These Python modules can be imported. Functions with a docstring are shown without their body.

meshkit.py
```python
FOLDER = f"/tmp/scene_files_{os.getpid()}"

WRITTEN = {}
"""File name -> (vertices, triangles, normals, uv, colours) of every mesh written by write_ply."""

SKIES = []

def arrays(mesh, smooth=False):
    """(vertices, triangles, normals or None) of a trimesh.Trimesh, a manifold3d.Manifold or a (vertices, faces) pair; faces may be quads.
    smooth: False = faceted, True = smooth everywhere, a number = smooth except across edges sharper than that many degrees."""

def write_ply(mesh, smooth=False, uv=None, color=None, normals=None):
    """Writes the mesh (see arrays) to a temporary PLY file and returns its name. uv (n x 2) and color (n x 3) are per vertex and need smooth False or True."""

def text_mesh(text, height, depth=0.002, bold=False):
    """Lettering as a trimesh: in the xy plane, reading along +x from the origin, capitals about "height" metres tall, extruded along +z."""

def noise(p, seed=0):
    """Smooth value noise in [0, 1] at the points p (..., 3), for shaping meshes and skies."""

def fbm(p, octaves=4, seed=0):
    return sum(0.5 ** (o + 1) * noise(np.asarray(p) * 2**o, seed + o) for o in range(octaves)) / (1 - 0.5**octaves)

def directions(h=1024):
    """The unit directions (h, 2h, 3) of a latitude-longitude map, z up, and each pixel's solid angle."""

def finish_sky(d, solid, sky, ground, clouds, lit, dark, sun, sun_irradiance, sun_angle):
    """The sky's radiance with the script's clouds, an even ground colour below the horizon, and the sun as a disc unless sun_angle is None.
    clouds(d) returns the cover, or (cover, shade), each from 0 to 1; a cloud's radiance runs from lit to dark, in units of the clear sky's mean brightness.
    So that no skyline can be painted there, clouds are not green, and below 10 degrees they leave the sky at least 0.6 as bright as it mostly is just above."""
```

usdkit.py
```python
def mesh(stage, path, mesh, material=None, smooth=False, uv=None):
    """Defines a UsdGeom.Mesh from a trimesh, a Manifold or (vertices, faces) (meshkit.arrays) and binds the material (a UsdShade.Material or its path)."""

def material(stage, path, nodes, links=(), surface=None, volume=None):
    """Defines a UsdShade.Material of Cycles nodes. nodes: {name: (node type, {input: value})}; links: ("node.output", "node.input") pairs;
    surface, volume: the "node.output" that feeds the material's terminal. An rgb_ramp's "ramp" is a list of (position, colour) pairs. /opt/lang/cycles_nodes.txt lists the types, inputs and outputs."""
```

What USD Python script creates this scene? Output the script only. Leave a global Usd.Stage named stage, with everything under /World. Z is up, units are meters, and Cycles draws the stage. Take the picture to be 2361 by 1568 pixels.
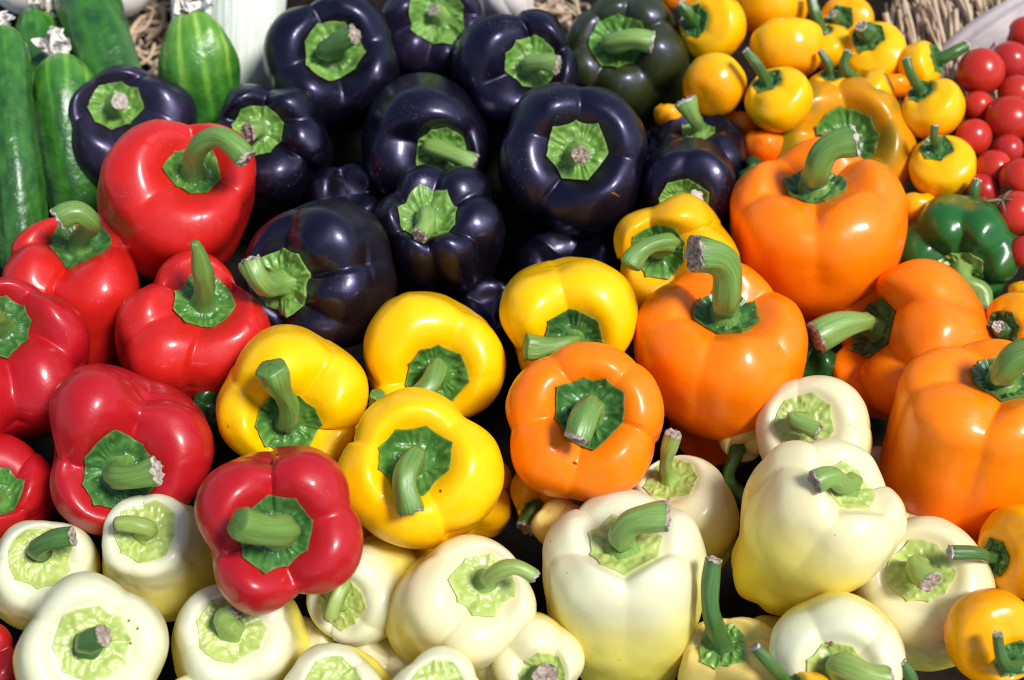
import math, zlib
import numpy as np
from scipy.interpolate import CubicSpline
import usdkit, meshkit
from pxr import Usd, UsdGeom, UsdLux, UsdShade, Sdf, Gf, Vt

stage = Usd.Stage.CreateInMemory()
UsdGeom.SetStageUpAxis(stage, UsdGeom.Tokens.z)
UsdGeom.SetStageMetersPerUnit(stage, 1.0)
UsdGeom.Xform.Define(stage, '/World')
UsdGeom.Scope.Define(stage, '/World/Looks')

# ------------------------------------------------------------ camera
PITCH, D0, HALF = math.radians(55), 0.76, math.radians(20)
F = 1180 / math.tan(HALF)
CAM = np.array([0, -D0 * math.cos(PITCH), D0 * math.sin(PITCH)])
CR = np.array([1.0, 0, 0])
CU = np.array([0, math.sin(PITCH), math.cos(PITCH)])
CF = np.array([0, math.cos(PITCH), -math.sin(PITCH)])
cam = UsdGeom.Camera.Define(stage, '/World/camera')
ct = np.eye(4); ct[0, :3] = CR; ct[1, :3] = CU; ct[2, :3] = -CF; ct[3, :3] = CAM
UsdGeom.Xformable(cam).AddTransformOp().Set(Gf.Matrix4d(*ct.ravel().tolist()))
cam.CreateHorizontalApertureAttr(36.0); cam.CreateVerticalApertureAttr(36.0 * 680 / 1024)
cam.CreateFocalLengthAttr(18 / math.tan(HALF))
cam.CreateClippingRangeAttr(Gf.Vec2f(0.02, 50))
cam.CreateFStopAttr(7.0); cam.CreateFocusDistanceAttr(0.70)
cam.GetPrim().CreateAttribute('exposure', Sdf.ValueTypeNames.Float).Set(0.8)

# ------------------------------------------------------------ sky and sun
SUN = np.array([0.46, -0.22, 0.86]); SUN /= np.linalg.norm(SUN)
sky_m = usdkit.material(stage, '/World/Looks/sky_look', {
    's': ('sky_texture', {'sky_type': 'single_scattering', 'sun_disc': False, 'sun_elevation': math.asin(SUN[2]),
                          'sun_rotation': math.atan2(SUN[0], SUN[1])}),
    'b': ('background_shader', {'strength': 0.075})}, [('s.color', 'b.color')], surface='b.background')
dome = UsdLux.DomeLight.Define(stage, '/World/sky')
UsdShade.MaterialBindingAPI.Apply(dome.GetPrim()).Bind(sky_m)
dome.GetPrim().SetCustomDataByKey('kind', 'structure')
sun = UsdLux.DistantLight.Define(stage, '/World/sun')
sun.CreateIntensityAttr(0.7); sun.CreateAngleAttr(14.0); sun.CreateColorAttr(Gf.Vec3f(1.0, 0.98, 0.95))
sun.GetPrim().CreateAttribute('inputs:normalize', Sdf.ValueTypeNames.Bool).Set(True)
zx = np.cross([0, 1, 0], SUN); zx /= np.linalg.norm(zx); zy = np.cross(SUN, zx)
st = np.eye(4); st[0, :3] = zx; st[1, :3] = zy; st[2, :3] = SUN
UsdGeom.Xformable(sun).AddTransformOp().Set(Gf.Matrix4d(*st.ravel().tolist()))

# ------------------------------------------------------------ helpers
USED = {}
def numbered(path):
    n = USED.get(path, -1) + 1
    USED[path] = n
    return path if n == 0 else f'{path}_{n:03d}'

def thing(name, label, cat, group=None, M=None):
    x = UsdGeom.Xform.Define(stage, numbered('/World/' + name))
    if M is not None:
        x.AddTransformOp().Set(Gf.Matrix4d(*M.ravel().tolist()))
    p = x.GetPrim()
    p.SetCustomDataByKey('label', label); p.SetCustomDataByKey('category', cat)
    if group: p.SetCustomDataByKey('group', group)
    return p

def obj(name, vf, mat, parent=None, uv=None, tone=None, smooth=True):
    path = numbered((str(parent.GetPath()) if parent else '/World') + '/' + name)
    m = usdkit.mesh(stage, path, vf, mat, smooth=smooth, uv=uv)
    if tone is not None:
        UsdGeom.PrimvarsAPI(m).CreatePrimvar('tone', Sdf.ValueTypeNames.FloatArray, 'vertex').Set(Vt.FloatArray.FromNumpy(tone.astype(np.float32)))
    return m.GetPrim()

def tag(p, label, cat=None, group=None, kind=None):
    p.SetCustomDataByKey('label', label)
    if cat: p.SetCustomDataByKey('category', cat)
    if group: p.SetCustomDataByKey('group', group)
    if kind: p.SetCustomDataByKey('kind', kind)
    return p

def unp(x, y, d):                       # picture point at a distance along the view axis
    return CAM + CR * (x - 1180) / F * d + CU * (784 - y) / F * d + CF * d

def depth_on(x, y, z=0.0):              # that distance for the level z
    ry = (784 - y) / F
    return (CAM[2] - z) / (math.sin(PITCH) - ry * math.cos(PITCH))

def at(x, y, z=0.0):
    return unp(x, y, depth_on(x, y, z))

def grid_faces(nr, nc, wrap=True):
    i, j = np.meshgrid(np.arange(nr - 1), np.arange(nc if wrap else nc - 1), indexing='ij')
    a = i * nc + j; b = i * nc + (j + 1) % nc
    q = np.stack([a, a + nc, b + nc, b], -1).reshape(-1, 4)
    return np.vstack([q[:, [0, 1, 2]], q[:, [0, 2, 3]]])

def sstep(a, b, x):
    t = np.clip((x - a) / (b - a), 0, 1)
    return t * t * (3 - 2 * t)

# ------------------------------------------------------------ materials
LK = '/World/Looks/'
def skin(name, top, low, rough=0.3, coat=0.25, crough=0.1, sss=0.0, dust=0.0, spot=None, spots=0.0, var=0.25, blotch=None, spec=0.28, ramp=None, bl=(0.52, 0.62), btint=False, scuff=False, streak=.07, stint=None):
    N = {'tc': ('texture_coordinate', {}),
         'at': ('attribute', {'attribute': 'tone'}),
         'n1': ('noise_texture', {'scale': 28.0, 'detail': 2.0}),
         'ad': ('math', {'math_type': 'multiply_add', 'value2': var, 'value3': -var * 0.5}),
         'sm': ('math', {'math_type': 'add', 'use_clamp': True}),
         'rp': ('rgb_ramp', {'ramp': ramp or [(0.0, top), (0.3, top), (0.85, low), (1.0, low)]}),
         'n2': ('noise_texture', {'scale': 260.0, 'detail': 3.0}),
         'nb': ('noise_texture', {'scale': 700.0, 'detail': 2.0}),
         'nl': ('noise_texture', {'scale': 60.0, 'detail': 2.0}),
         'bm': ('bump', {'strength': 0.075, 'distance': 0.001}),
         'bl': ('bump', {'strength': 0.35, 'distance': 0.0016}),
         'nr': ('noise_texture', {'scale': 90.0, 'detail': 4.0}),
         'mr': ('map_range', {'from_min': 0.3, 'from_max': 0.75, 'to_min': rough - 0.05, 'to_max': rough + 0.09}),
         'p': ('principled_bsdf', {'specular_ior_level': spec, 'specular_tint': (0.60, 0.55, 1.0) if btint else (stint or (1.0, 1.0, 1.0)), 'coat_weight': coat * .7, 'coat_roughness': crough, 'subsurface_weight': sss,
                                   'subsurface_scale': 0.006, 'subsurface_radius': (1.0, 0.6, 0.25)})}
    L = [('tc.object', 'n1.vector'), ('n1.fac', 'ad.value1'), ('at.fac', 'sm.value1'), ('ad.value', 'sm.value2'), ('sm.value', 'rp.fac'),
         ('tc.object', 'n2.vector'), ('tc.object', 'nb.vector'), ('tc.object', 'nl.vector'), ('tc.object', 'nr.vector'), ('nr.fac', 'mr.value'), ('mr.result', 'p.roughness'),
         ('nb.fac', 'bm.height'), ('nl.fac', 'bl.height'), ('bl.normal', 'bm.normal'), ('bm.normal', 'p.normal')]
    N['ms'] = ('mapping', {'scale': (1.0, 1.0, 0.12)})
    N['ns'] = ('noise_texture', {'scale': 150.0, 'detail': 4.0, 'roughness': 0.6})
    N['rs'] = ('map_range', {'from_min': 0.25, 'from_max': 0.75, 'to_min': 1 - streak, 'to_max': 1 + streak * .8})
    N['hs'] = ('hsv', {})
    L += [('tc.object', 'ms.vector'), ('ms.vector', 'ns.vector'), ('ns.fac', 'rs.value'), ('rs.result', 'hs.value'), ('rp.color', 'hs.color')]
    src = 'hs.color'
    if scuff:
        N['nq'] = ('noise_texture', {'scale': 75.0, 'detail': 5.0, 'roughness': 0.65})
        N['nq2'] = ('noise_texture', {'scale': 25.0, 'detail': 1.0})
        N['aq'] = ('math', {'math_type': 'multiply'})
        N['mq'] = ('map_range', {'from_min': 0.31, 'from_max': 0.335, 'to_min': 0.0, 'to_max': 0.8, 'clamp': True})
        N['xq'] = ('mix_color', {'b': (0.5, 0.52, 0.5)})
        L += [('tc.object', 'nq.vector'), ('tc.object', 'nq2.vector'), ('nq.fac', 'aq.value1'), ('nq2.fac', 'aq.value2'), ('aq.value', 'mq.value'), ('mq.result', 'xq.fac'), (src, 'xq.a')]
        src = 'xq.result'
    if blotch is not None:
        N['n3'] = ('noise_texture', {'scale': 22.0, 'detail': 2.0})
        N['m3'] = ('map_range', {'range_type': 'smoothstep', 'from_min': bl[0], 'from_max': bl[1]})
        N['x3'] = ('mix_color', {'b': blotch})
        L += [('tc.object', 'n3.vector'), ('n3.fac', 'm3.value'), ('m3.result', 'x3.fac'), (src, 'x3.a')]
        src = 'x3.result'
    if spots:
        N['v'] = ('voronoi_texture', {'scale': spots, 'feature': 'f1'})
        N['vr'] = ('map_range', {'from_min': 0.02, 'from_max': 0.045, 'to_min': 0.75, 'to_max': 0.0, 'clamp': True})
        N['xs'] = ('mix_color', {'b': spot})
        L += [('tc.object', 'v.vector'), ('v.distance', 'vr.value'), ('vr.result', 'xs.fac'), (src, 'xs.a')]
        src = 'xs.result'
    if dust:
        N['vd'] = ('voronoi_texture', {'scale': 650.0})
        N['vw'] = ('noise_texture', {'scale': 45.0})
        N['vt'] = ('map_range', {'from_min': 0.42, 'from_max': 0.75, 'to_min': 0.02, 'to_max': 0.13, 'clamp': True})
        N['vl'] = ('math', {'math_type': 'less_than'})
        N['vm'] = ('math', {'math_type': 'multiply', 'value2': dust})
        N['xd'] = ('mix_color', {'b': (0.55, 0.52, 0.5)})
        L += [('tc.object', 'vd.vector'), ('tc.object', 'vw.vector'), ('vw.fac', 'vt.value'), ('vd.distance', 'vl.value1'), ('vt.result', 'vl.value2'),
              ('vl.value', 'vm.value1'), ('vm.value', 'xd.fac'), (src, 'xd.a')]
        src = 'xd.result'
    L.append((src, 'p.base_color'))
    return usdkit.material(stage, LK + name, N, L, surface='p.BSDF')

def leafy(name, a, b, c, rough=0.35, sc=120.0, fleck=(0.6, 0.62, 0.4), fl=0.0, streak=False):
    """green calyx or stem: tones a (dark), b (mid), c (light)"""
    N = {'tc': ('texture_coordinate', {}),
         'mp': ('mapping', {'scale': (9.0, 0.7, 1.0) if streak else (1.0, 1.0, 1.0)}),
         'n': ('noise_texture', {'scale': 4.0 if streak else sc, 'detail': 4.0, 'roughness': 0.6}),
         'at': ('attribute', {'attribute': 'tone'}),
         'ad': ('math', {'math_type': 'multiply_add', 'value2': 0.9}),
         'of': ('math', {'math_type': 'subtract', 'value2': 0.45, 'use_clamp': True}),
         'rp': ('rgb_ramp', {'ramp': [(0.0, a), (0.45, b), (1.0, c)]}),
         'nb': ('noise_texture', {'scale': 420.0, 'detail': 4.0}),
         'bm': ('bump', {'strength': 0.35, 'distance': 0.0012}),
         'nf': ('noise_texture', {'scale': 300.0, 'detail': 2.0}),
         'fr': ('map_range', {'from_min': 0.68, 'from_max': 0.74, 'to_min': 0.0, 'to_max': fl, 'clamp': True}),
         'x': ('mix_color', {'b': fleck}),
         'p': ('principled_bsdf', {'roughness': rough, 'coat_weight': 0.08, 'coat_roughness': 0.2, 'subsurface_weight': 0.08, 'subsurface_scale': 0.003})}
    L = [('tc.UV' if streak else 'tc.object', 'mp.vector'), ('mp.vector', 'n.vector'), ('n.fac', 'ad.value1'), ('at.fac', 'ad.value3'), ('ad.value', 'of.value1'),
         ('of.value', 'rp.fac'), ('tc.object', 'nb.vector'), ('tc.object', 'nf.vector'), ('nf.fac', 'fr.value'), ('fr.result', 'x.fac'), ('rp.color', 'x.a'), ('x.result', 'p.base_color'),
         ('nb.fac' if not streak else 'n.fac', 'bm.height'), ('bm.normal', 'p.normal')]
    return usdkit.material(stage, LK + name, N, L, surface='p.BSDF')

def plain(name, a, b, scale=200.0, rough=0.6, bump=0.3, stretch=(1, 1, 1), spec=0.4):
    N = {'tc': ('texture_coordinate', {}), 'mp': ('mapping', {'scale': stretch}), 'n': ('noise_texture', {'scale': scale, 'detail': 5.0, 'roughness': 0.6}),
         'rp': ('rgb_ramp', {'ramp': [(0.3, a), (0.7, b)]}), 'bm': ('bump', {'strength': bump, 'distance': 0.002}),
         'p': ('principled_bsdf', {'roughness': rough, 'specular_ior_level': spec})}
    L = [('tc.object', 'mp.vector'), ('mp.vector', 'n.vector'), ('n.fac', 'rp.fac'), ('rp.color', 'p.base_color'), ('n.fac', 'bm.height'), ('bm.normal', 'p.normal')]
    return usdkit.material(stage, LK + name, N, L, surface='p.BSDF')

S = {
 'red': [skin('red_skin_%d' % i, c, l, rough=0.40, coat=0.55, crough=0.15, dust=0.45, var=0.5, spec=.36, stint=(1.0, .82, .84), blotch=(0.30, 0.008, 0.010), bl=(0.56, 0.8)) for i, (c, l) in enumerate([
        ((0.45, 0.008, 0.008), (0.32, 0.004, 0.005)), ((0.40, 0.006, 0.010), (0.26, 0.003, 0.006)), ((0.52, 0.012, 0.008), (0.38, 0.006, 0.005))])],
 'black': [skin('black_skin_%d' % i, c, l, rough=0.38, coat=0.40, crough=0.14, dust=0.6, spec=0.62, btint=True, var=0.6, blotch=b, bl=(0.55, 0.68)) for i, (c, l, b) in enumerate([
        ((0.0018, 0.0009, 0.0034), (0.0016, 0.0008, 0.0016), (0.0040, 0.0020, 0.0050)), ((0.0022, 0.0012, 0.0032), (0.0095, 0.0042, 0.0012), (0.0040, 0.0040, 0.0028)),
        ((0.0120, 0.0085, 0.0190), (0.0040, 0.0025, 0.0050), (0.0130, 0.0120, 0.0190)), ((0.026, 0.034, 0.006), (0.020, 0.014, 0.003), (0.040, 0.056, 0.006))])],
 'yellow': [skin('yellow_skin_%d' % i, c, l, rough=0.36, coat=0.4, crough=0.12, spec=.30, stint=(1.0, .9, .6), spot=(0.2, 0.1, 0.02), spots=45.0, var=0.3, sss=0.06) for i, (c, l) in enumerate([
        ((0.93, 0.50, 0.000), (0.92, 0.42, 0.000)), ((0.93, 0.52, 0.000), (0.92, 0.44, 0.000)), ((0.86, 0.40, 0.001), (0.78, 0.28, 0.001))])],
 'orange': [skin('orange_skin_%d' % i, c, l, rough=0.40, coat=0.45, crough=0.15, spec=.34, stint=(1.0, .78, .62), var=0.3, sss=0.06) for i, (c, l) in enumerate([
        ((0.95, 0.19, 0.000), (0.95, 0.10, 0.000)), ((0.95, 0.21, 0.000), (0.95, 0.13, 0.000)),
        ((0.66, 0.26, 0.010), (0.62, 0.22, 0.008))])],
 'green': [skin('green_skin', (0.016, 0.105, 0.018), (0.016, 0.085, 0.014), rough=0.27, coat=0.3, var=0.4, blotch=(0.03, 0.10, 0.012), scuff=True), skin('plain_green_skin', (0.010, 0.055, 0.010), (0.010, 0.045, 0.008), rough=0.3, coat=0.3, var=0.4)],
 'cream': [skin('cream_skin_%d' % i, c, l, rough=0.33, coat=0.25, crough=0.15, spot=(0.12, 0.08, 0.03), spots=75.0, var=0.15, streak=.03, sss=0.2, ramp=r) for i, (c, l, r) in enumerate([
        (None, None, [(0.0, (0.66, 0.645, 0.43)), (0.18, (0.68, 0.65, 0.37)), (0.36, (0.77, 0.67, 0.17)), (0.66, (0.86, 0.71, 0.08)), (1.0, (0.82, 0.62, 0.03))]),
        (None, None, [(0.0, (0.71, 0.635, 0.38)), (0.18, (0.72, 0.63, 0.32)), (0.36, (0.78, 0.65, 0.16)), (0.66, (0.86, 0.69, 0.08)), (1.0, (0.82, 0.60, 0.03))]),
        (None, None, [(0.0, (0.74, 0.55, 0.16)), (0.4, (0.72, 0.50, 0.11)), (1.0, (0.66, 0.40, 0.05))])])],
 'mini': [skin('small_yellow_skin_%d' % i, c, l, rough=0.25, coat=0.4, crough=0.1, var=0.3, sss=0.06) for i, (c, l) in enumerate([
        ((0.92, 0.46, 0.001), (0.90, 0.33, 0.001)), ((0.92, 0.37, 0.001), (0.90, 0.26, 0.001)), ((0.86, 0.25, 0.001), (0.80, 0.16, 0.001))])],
 'tomato': [skin('tomato_skin_%d' % i, c, l, rough=0.28, coat=0.3, crough=0.12, var=0.3) for i, (c, l) in enumerate([
        ((0.50, 0.030, 0.014), (0.46, 0.024, 0.012)), ((0.44, 0.024, 0.020), (0.40, 0.02, 0.016))])],
}
S['mottled'] = [skin('mottled_orange_skin', (0.62, 0.24, 0.002), (0.60, 0.21, 0.002), rough=0.32, coat=0.4, crough=.18, spec=.3, stint=(1.0, .85, .7), var=0.3, blotch=(0.22, 0.16, 0.003), bl=(0.45, 0.60))]
CAL = {
 'light': leafy('light_calyx', (0.05, 0.13, 0.02), (0.15, 0.30, 0.05), (0.32, 0.48, 0.13), fl=0.5, fleck=(0.35, 0.28, 0.2)),
 'mid': leafy('mid_calyx', (0.025, 0.10, 0.014), (0.08, 0.21, 0.03), (0.22, 0.38, 0.09), fl=0.3),
 'dark': leafy('dark_calyx', (0.016, 0.065, 0.012), (0.05, 0.155, 0.03), (0.17, 0.31, 0.09), fl=0.3),
 'pale': leafy('pale_calyx', (0.26, 0.36, 0.06), (0.42, 0.50, 0.13), (0.60, 0.64, 0.25), fl=0.35, fleck=(0.7, 0.7, 0.4)),
}
STM = {
 'light': leafy('light_stem', (0.08, 0.16, 0.03), (0.19, 0.32, 0.07), (0.36, 0.48, 0.17), streak=True),
 'mid': leafy('mid_stem', (0.05, 0.12, 0.02), (0.13, 0.25, 0.045), (0.30, 0.42, 0.13), streak=True),
 'dark': leafy('dark_stem', (0.018, 0.06, 0.012), (0.055, 0.14, 0.028), (0.16, 0.27, 0.075), streak=True),
 'pale': leafy('pale_stem', (0.12, 0.19, 0.035), (0.25, 0.36, 0.075), (0.45, 0.53, 0.17), streak=True),
}
CUT = plain('cut_stem_end', (0.14, 0.08, 0.045), (0.55, 0.47, 0.38), scale=420.0, rough=0.8, bump=0.8)
CUTW = plain('fresh_cut_stem_end', (0.30, 0.23, 0.17), (0.62, 0.57, 0.51), scale=420.0, rough=0.8, bump=0.6)

# ------------------------------------------------------------ builders
def frame_for(x, y, tilt, phi):
    """axis and across directions of a fruit seen at a picture point: tilt away from the line of sight, phi around it"""
    w = CAM - unp(x, y, 1.0); w /= np.linalg.norm(w)
    r = CR - w * (CR @ w); r /= np.linalg.norm(r)
    u = np.cross(w, r)
    t, p = math.radians(tilt), math.radians(phi)
    a = w * math.cos(t) + (r * math.cos(p) + u * math.sin(p)) * math.sin(t)
    # rotate r,u by the same tilt so that angles about the axis read as they do in the picture
    k = np.cross(w, a); n = np.linalg.norm(k)
    if n < 1e-6: return r, u, w, (r, u, w)
    k /= n
    rot = lambda v: v * math.cos(t) + np.cross(k, v) * math.sin(t) + k * (k @ v) * (1 - math.cos(t))
    return rot(r), rot(u), a, (r, u, w)

class Body:
    """a lobed fruit in units of its widest radius, stem end up +z"""
    def __init__(s, L, grooves, a, b, d0, crest, tb, sh, co, bend, seed, rough, mid, ch, fade=.45):
        s.fade = fade
        c = [(0, d0), (.14, d0 + .004), (.30, d0 + .07 * (ch - d0) / .26), (crest - .13, ch - .065), (crest, ch), (crest + .17, ch - .07), (.945, ch - .27), (1.0, -.12)]
        m = mid if mid else (1 + tb) / 2 + .03
        c += [(m, -.12 - (L - .12) * .36), (tb, -L * .68), (tb * .80, -L * .88), (tb * .46, -L * .985), (.13, -L * (1.0 if a < .05 else .985)), (0, -L * (1.005 if a < .05 else .96))]
        c = np.array(c)
        d = np.r_[0, np.cumsum(np.linalg.norm(np.diff(c, axis=0), axis=1))]
        s.cs = CubicSpline(d, c, bc_type='natural'); s.dm = d[-1]
        s.dtop = d[7]; s.L = L
        if grooves:
            gl = sorted(((q[0] if isinstance(q, tuple) else q) % 360, q[1] if isinstance(q, tuple) else None) for q in grooves)
            s.g = np.radians(np.array([q[0] for q in gl], float))
        else:
            gl, s.g = [], None
        s.a, s.b, s.crest, s.co, s.bend, s.seed, s.rough = a, b, crest, np.array(co, float), np.array(bend, float), seed, rough
        rng = np.random.default_rng(seed)
        n = len(s.g) if s.g is not None else 1
        s.dep = rng.uniform(.75, 1.25, n)
        for i_, q in enumerate(gl):
            if q[1] is not None: s.dep[i_] = q[1]
        s.lift = rng.uniform(-.045, .045, n)
        if sh:
            k = sorted(((p[0] % 360), p[1]) for p in sh)
            an = np.radians([p[0] for p in k] + [k[0][0] + 360]); va = np.array([p[1] for p in k] + [k[0][1]])
            s.sh = CubicSpline(an, va, bc_type='periodic')
        else:
            s.sh = None
    def __call__(s, d, th):
        c = s.cs(d); rho, h = c[..., 0], c[..., 1]
        top = d < s.dtop
        if s.g is not None:
            g = s.g; n = len(g); tt = (th - g[0]) % (2 * math.pi)
            gg = np.r_[g - g[0], 2 * math.pi]
            i = np.clip(np.searchsorted(gg, tt, 'right') - 1, 0, n - 1)
            gap = gg[i + 1] - gg[i]; q = (tt - gg[i]) / gap
            sn = np.sqrt(np.sin(math.pi * q) ** 2 + .006) - .07
            gs = np.clip(gap / (2 * math.pi / 4), .35, 1.25) ** .8
            dep = np.where(q < .5, s.dep[i], s.dep[(i + 1) % n])
            pw = np.where(top, .88 + .14 * sstep(s.crest, 1.0, rho), 1.02 + .3 * sstep(0, s.L * .6, -h))
            nb = (1 - np.clip(sn, 0, 1) ** pw) * gs * dep * np.where(top, 1, 1 - s.fade * sstep(0, .55 * s.L, -h) * (1 - .6 * sstep(.75 * s.L, s.L, -h)))
            wr = np.where(top, sstep(.30, .85, rho), 1 - .45 * sstep(.3 * s.L, s.L, -h))
            wh = np.where(top, np.exp(-((rho - s.crest) / .26) ** 2), 0)
            bump = np.sin(math.pi * q) ** 2 * s.lift[i]
            rho = rho * (1 - s.a * wr * nb + bump * wr)
            h = h - s.b * wh * nb + bump * wh * 1.2
            hb = np.where(top, 0, sstep(.7 * s.L, s.L, -h)) * (.12 if s.a > .05 else .02) * (1 - nb)
            h = h - hb * np.clip(rho * 2, 0, 1)
        wS = np.where(top, sstep(.25, .8, rho), 1.0)
        if s.sh is not None:
            rho = rho * (1 + (s.sh(th) - 1) * wS)
        x, y = rho * np.cos(th), rho * np.sin(th)
        k = np.where(top, 1 - sstep(.25, .95, rho), 0)
        x = x + s.co[0] * k; y = y + s.co[1] * k
        e = np.where(h < 0, (np.clip(-h, 0, None) / s.L) ** 1.5, 0)
        x = x + s.bend[0] * e; y = y + s.bend[1] * e
        p = np.stack([x, y, h], -1)
        o = np.array([s.seed * 1.37 % 17, s.seed * 2.11 % 13, s.seed * .73 % 19])
        nz = np.stack([meshkit.noise(p * 1.7 + o, 11 + j) + .45 * meshkit.noise(p * 3.9 + o, 21 + j) - .72 for j in range(3)], -1)
        return p + nz * s.rough * np.clip(wS + .15, 0, 1)[..., None]
    def on_top(s, r, th):
        """arc position where the (unlobed) radius is r"""
        dd = np.linspace(0, s.dtop, 200); rr = np.maximum.accumulate(s.cs(dd)[:, 0])
        return np.interp(r, rr + np.arange(200) * 1e-9, dd)

LOG = []
PEP = {}
DZ = {'R1': 0.114, 'R2': 0.096, 'R3': -0.371, 'R4': 0.374, 'R5': 0.276, 'R6': 0.193, 'R7': 0.354, 'B1': -0.098, 'B2': -0.374, 'B3': -0.382, 'B4': 0.101, 'B5': -0.378, 'B6': -0.067, 'B7': -0.046, 'B8': -0.372, 'B9': 0.086, 'B10': 0.21, 'B11': 0.295, 'B12': -0.276, 'B13': -0.979, 'B15': -0.975, 'B16': -0.283, 'Y1': 0.38, 'Y2': 0.119, 'Y3': 0.189, 'Y4': 0.279, 'Y5': 0.384, 'Y6': -0.934, 'Y8': -0.739, 'Y9': -0.98, 'Y10': -0.977, 'O1': 0.217, 'O2': -0.283, 'O3': -0.05, 'O4': -0.21, 'O5': 0.282, 'OM': -0.384, 'G2': -0.981, 'G3': -0.207, 'G1': -0.261, 'W1': 0.038, 'W2': 0.377, 'W3': 0.277, 'W4': 0.197, 'W5': -0.381, 'W6': 0.166, 'W7': -0.363, 'W8': 0.367, 'W9': 0.382, 'W10': -0.454, 'W11': -0.063, 'W12': 0.287, 'W13': 0.219, 'W14': 0.376, 'W18': -0.985, 'W20': -0.649, 'W21': -0.974, 'W22': -0.972, 'W24': -0.383, 'M1': 0.38, 'M4': 0.198, 'M5': 0.378, 'M6': -0.23, 'M7': -0.382, 'M8': -0.17, 'M9': 0.359, 'M10': 0.379, 'M11': -0.378, 'M15': -0.957, 'M16': -0.955, 'M18': 0.381, 'M19': -0.1, 'M20': -0.96, 'M21': -0.969, 'F1': 0.379, 'F2': 0.373, 'F3': 0.371, 'T3': -0.38, 'T4': -0.11, 'T6': -0.255, 'T7': -0.38, 'T9': 0.379, 'T10': -0.735, 'T11': 0.379, 'T12': 0.38}
def depth_of(key, x, y, R, dz):
    return depth_on(x, y) - (dz + DZ.get(key, 0)) * R / F * depth_on(x, y)

def tube(P, rad, nc=14, ribs=0, rd=0.0, tw=0.0, seed=0, squash=None):
    """swept tube through P (n,3), radius per ring; returns verts, faces, uv, last frame"""
    n = len(P); T = np.gradient(P, axis=0); T /= np.linalg.norm(T, axis=1)[:, None]
    ref = np.array([1.0, 0, 0]) if abs(T[0, 0]) < .8 else np.array([0, 1.0, 0])
    N = np.empty_like(P); v = ref - T[0] * (ref @ T[0]); N[0] = v / np.linalg.norm(v)
    for i in range(1, n):
        v = N[i - 1] - T[i] * (N[i - 1] @ T[i]); N[i] = v / np.linalg.norm(v)
    B = np.cross(T, N)
    th = np.arange(nc) / nc * 2 * math.pi
    sv = np.linspace(0, 1, n)[:, None]
    rr = rad[:, None] * (1 + rd * np.cos(ribs * th[None] + tw * sv + seed))
    if seed: rr = rr * (1 + .26 * (meshkit.noise(np.stack(np.broadcast_arrays(np.cos(th)[None] * 1.2 + seed, np.sin(th)[None] * 1.2, sv * 4), -1), seed % 97) - .5))
    V = P[:, None] + rr[..., None] * (np.cos(th)[None, :, None] * N[:, None] + np.sin(th)[None, :, None] * B[:, None])
    uv = np.stack(np.broadcast_arrays(th[None] / (2 * math.pi), sv), -1)
    return V.reshape(-1, 3), grid_faces(n, nc), uv.reshape(-1, 2), (P[-1], N[-1], B[-1], T[-1], rr[-1])

def curve(pts, n, t0=None):
    pts = np.array(pts, float)
    d = np.r_[0, np.cumsum(np.maximum(np.linalg.norm(np.diff(pts, axis=0), axis=1), 1e-6))]
    bc = ((1, t0 / np.linalg.norm(t0)), (2, np.zeros(3))) if t0 is not None else 'natural'
    return CubicSpline(d, pts, bc_type=bc)(np.linspace(0, d[-1], n))

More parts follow.
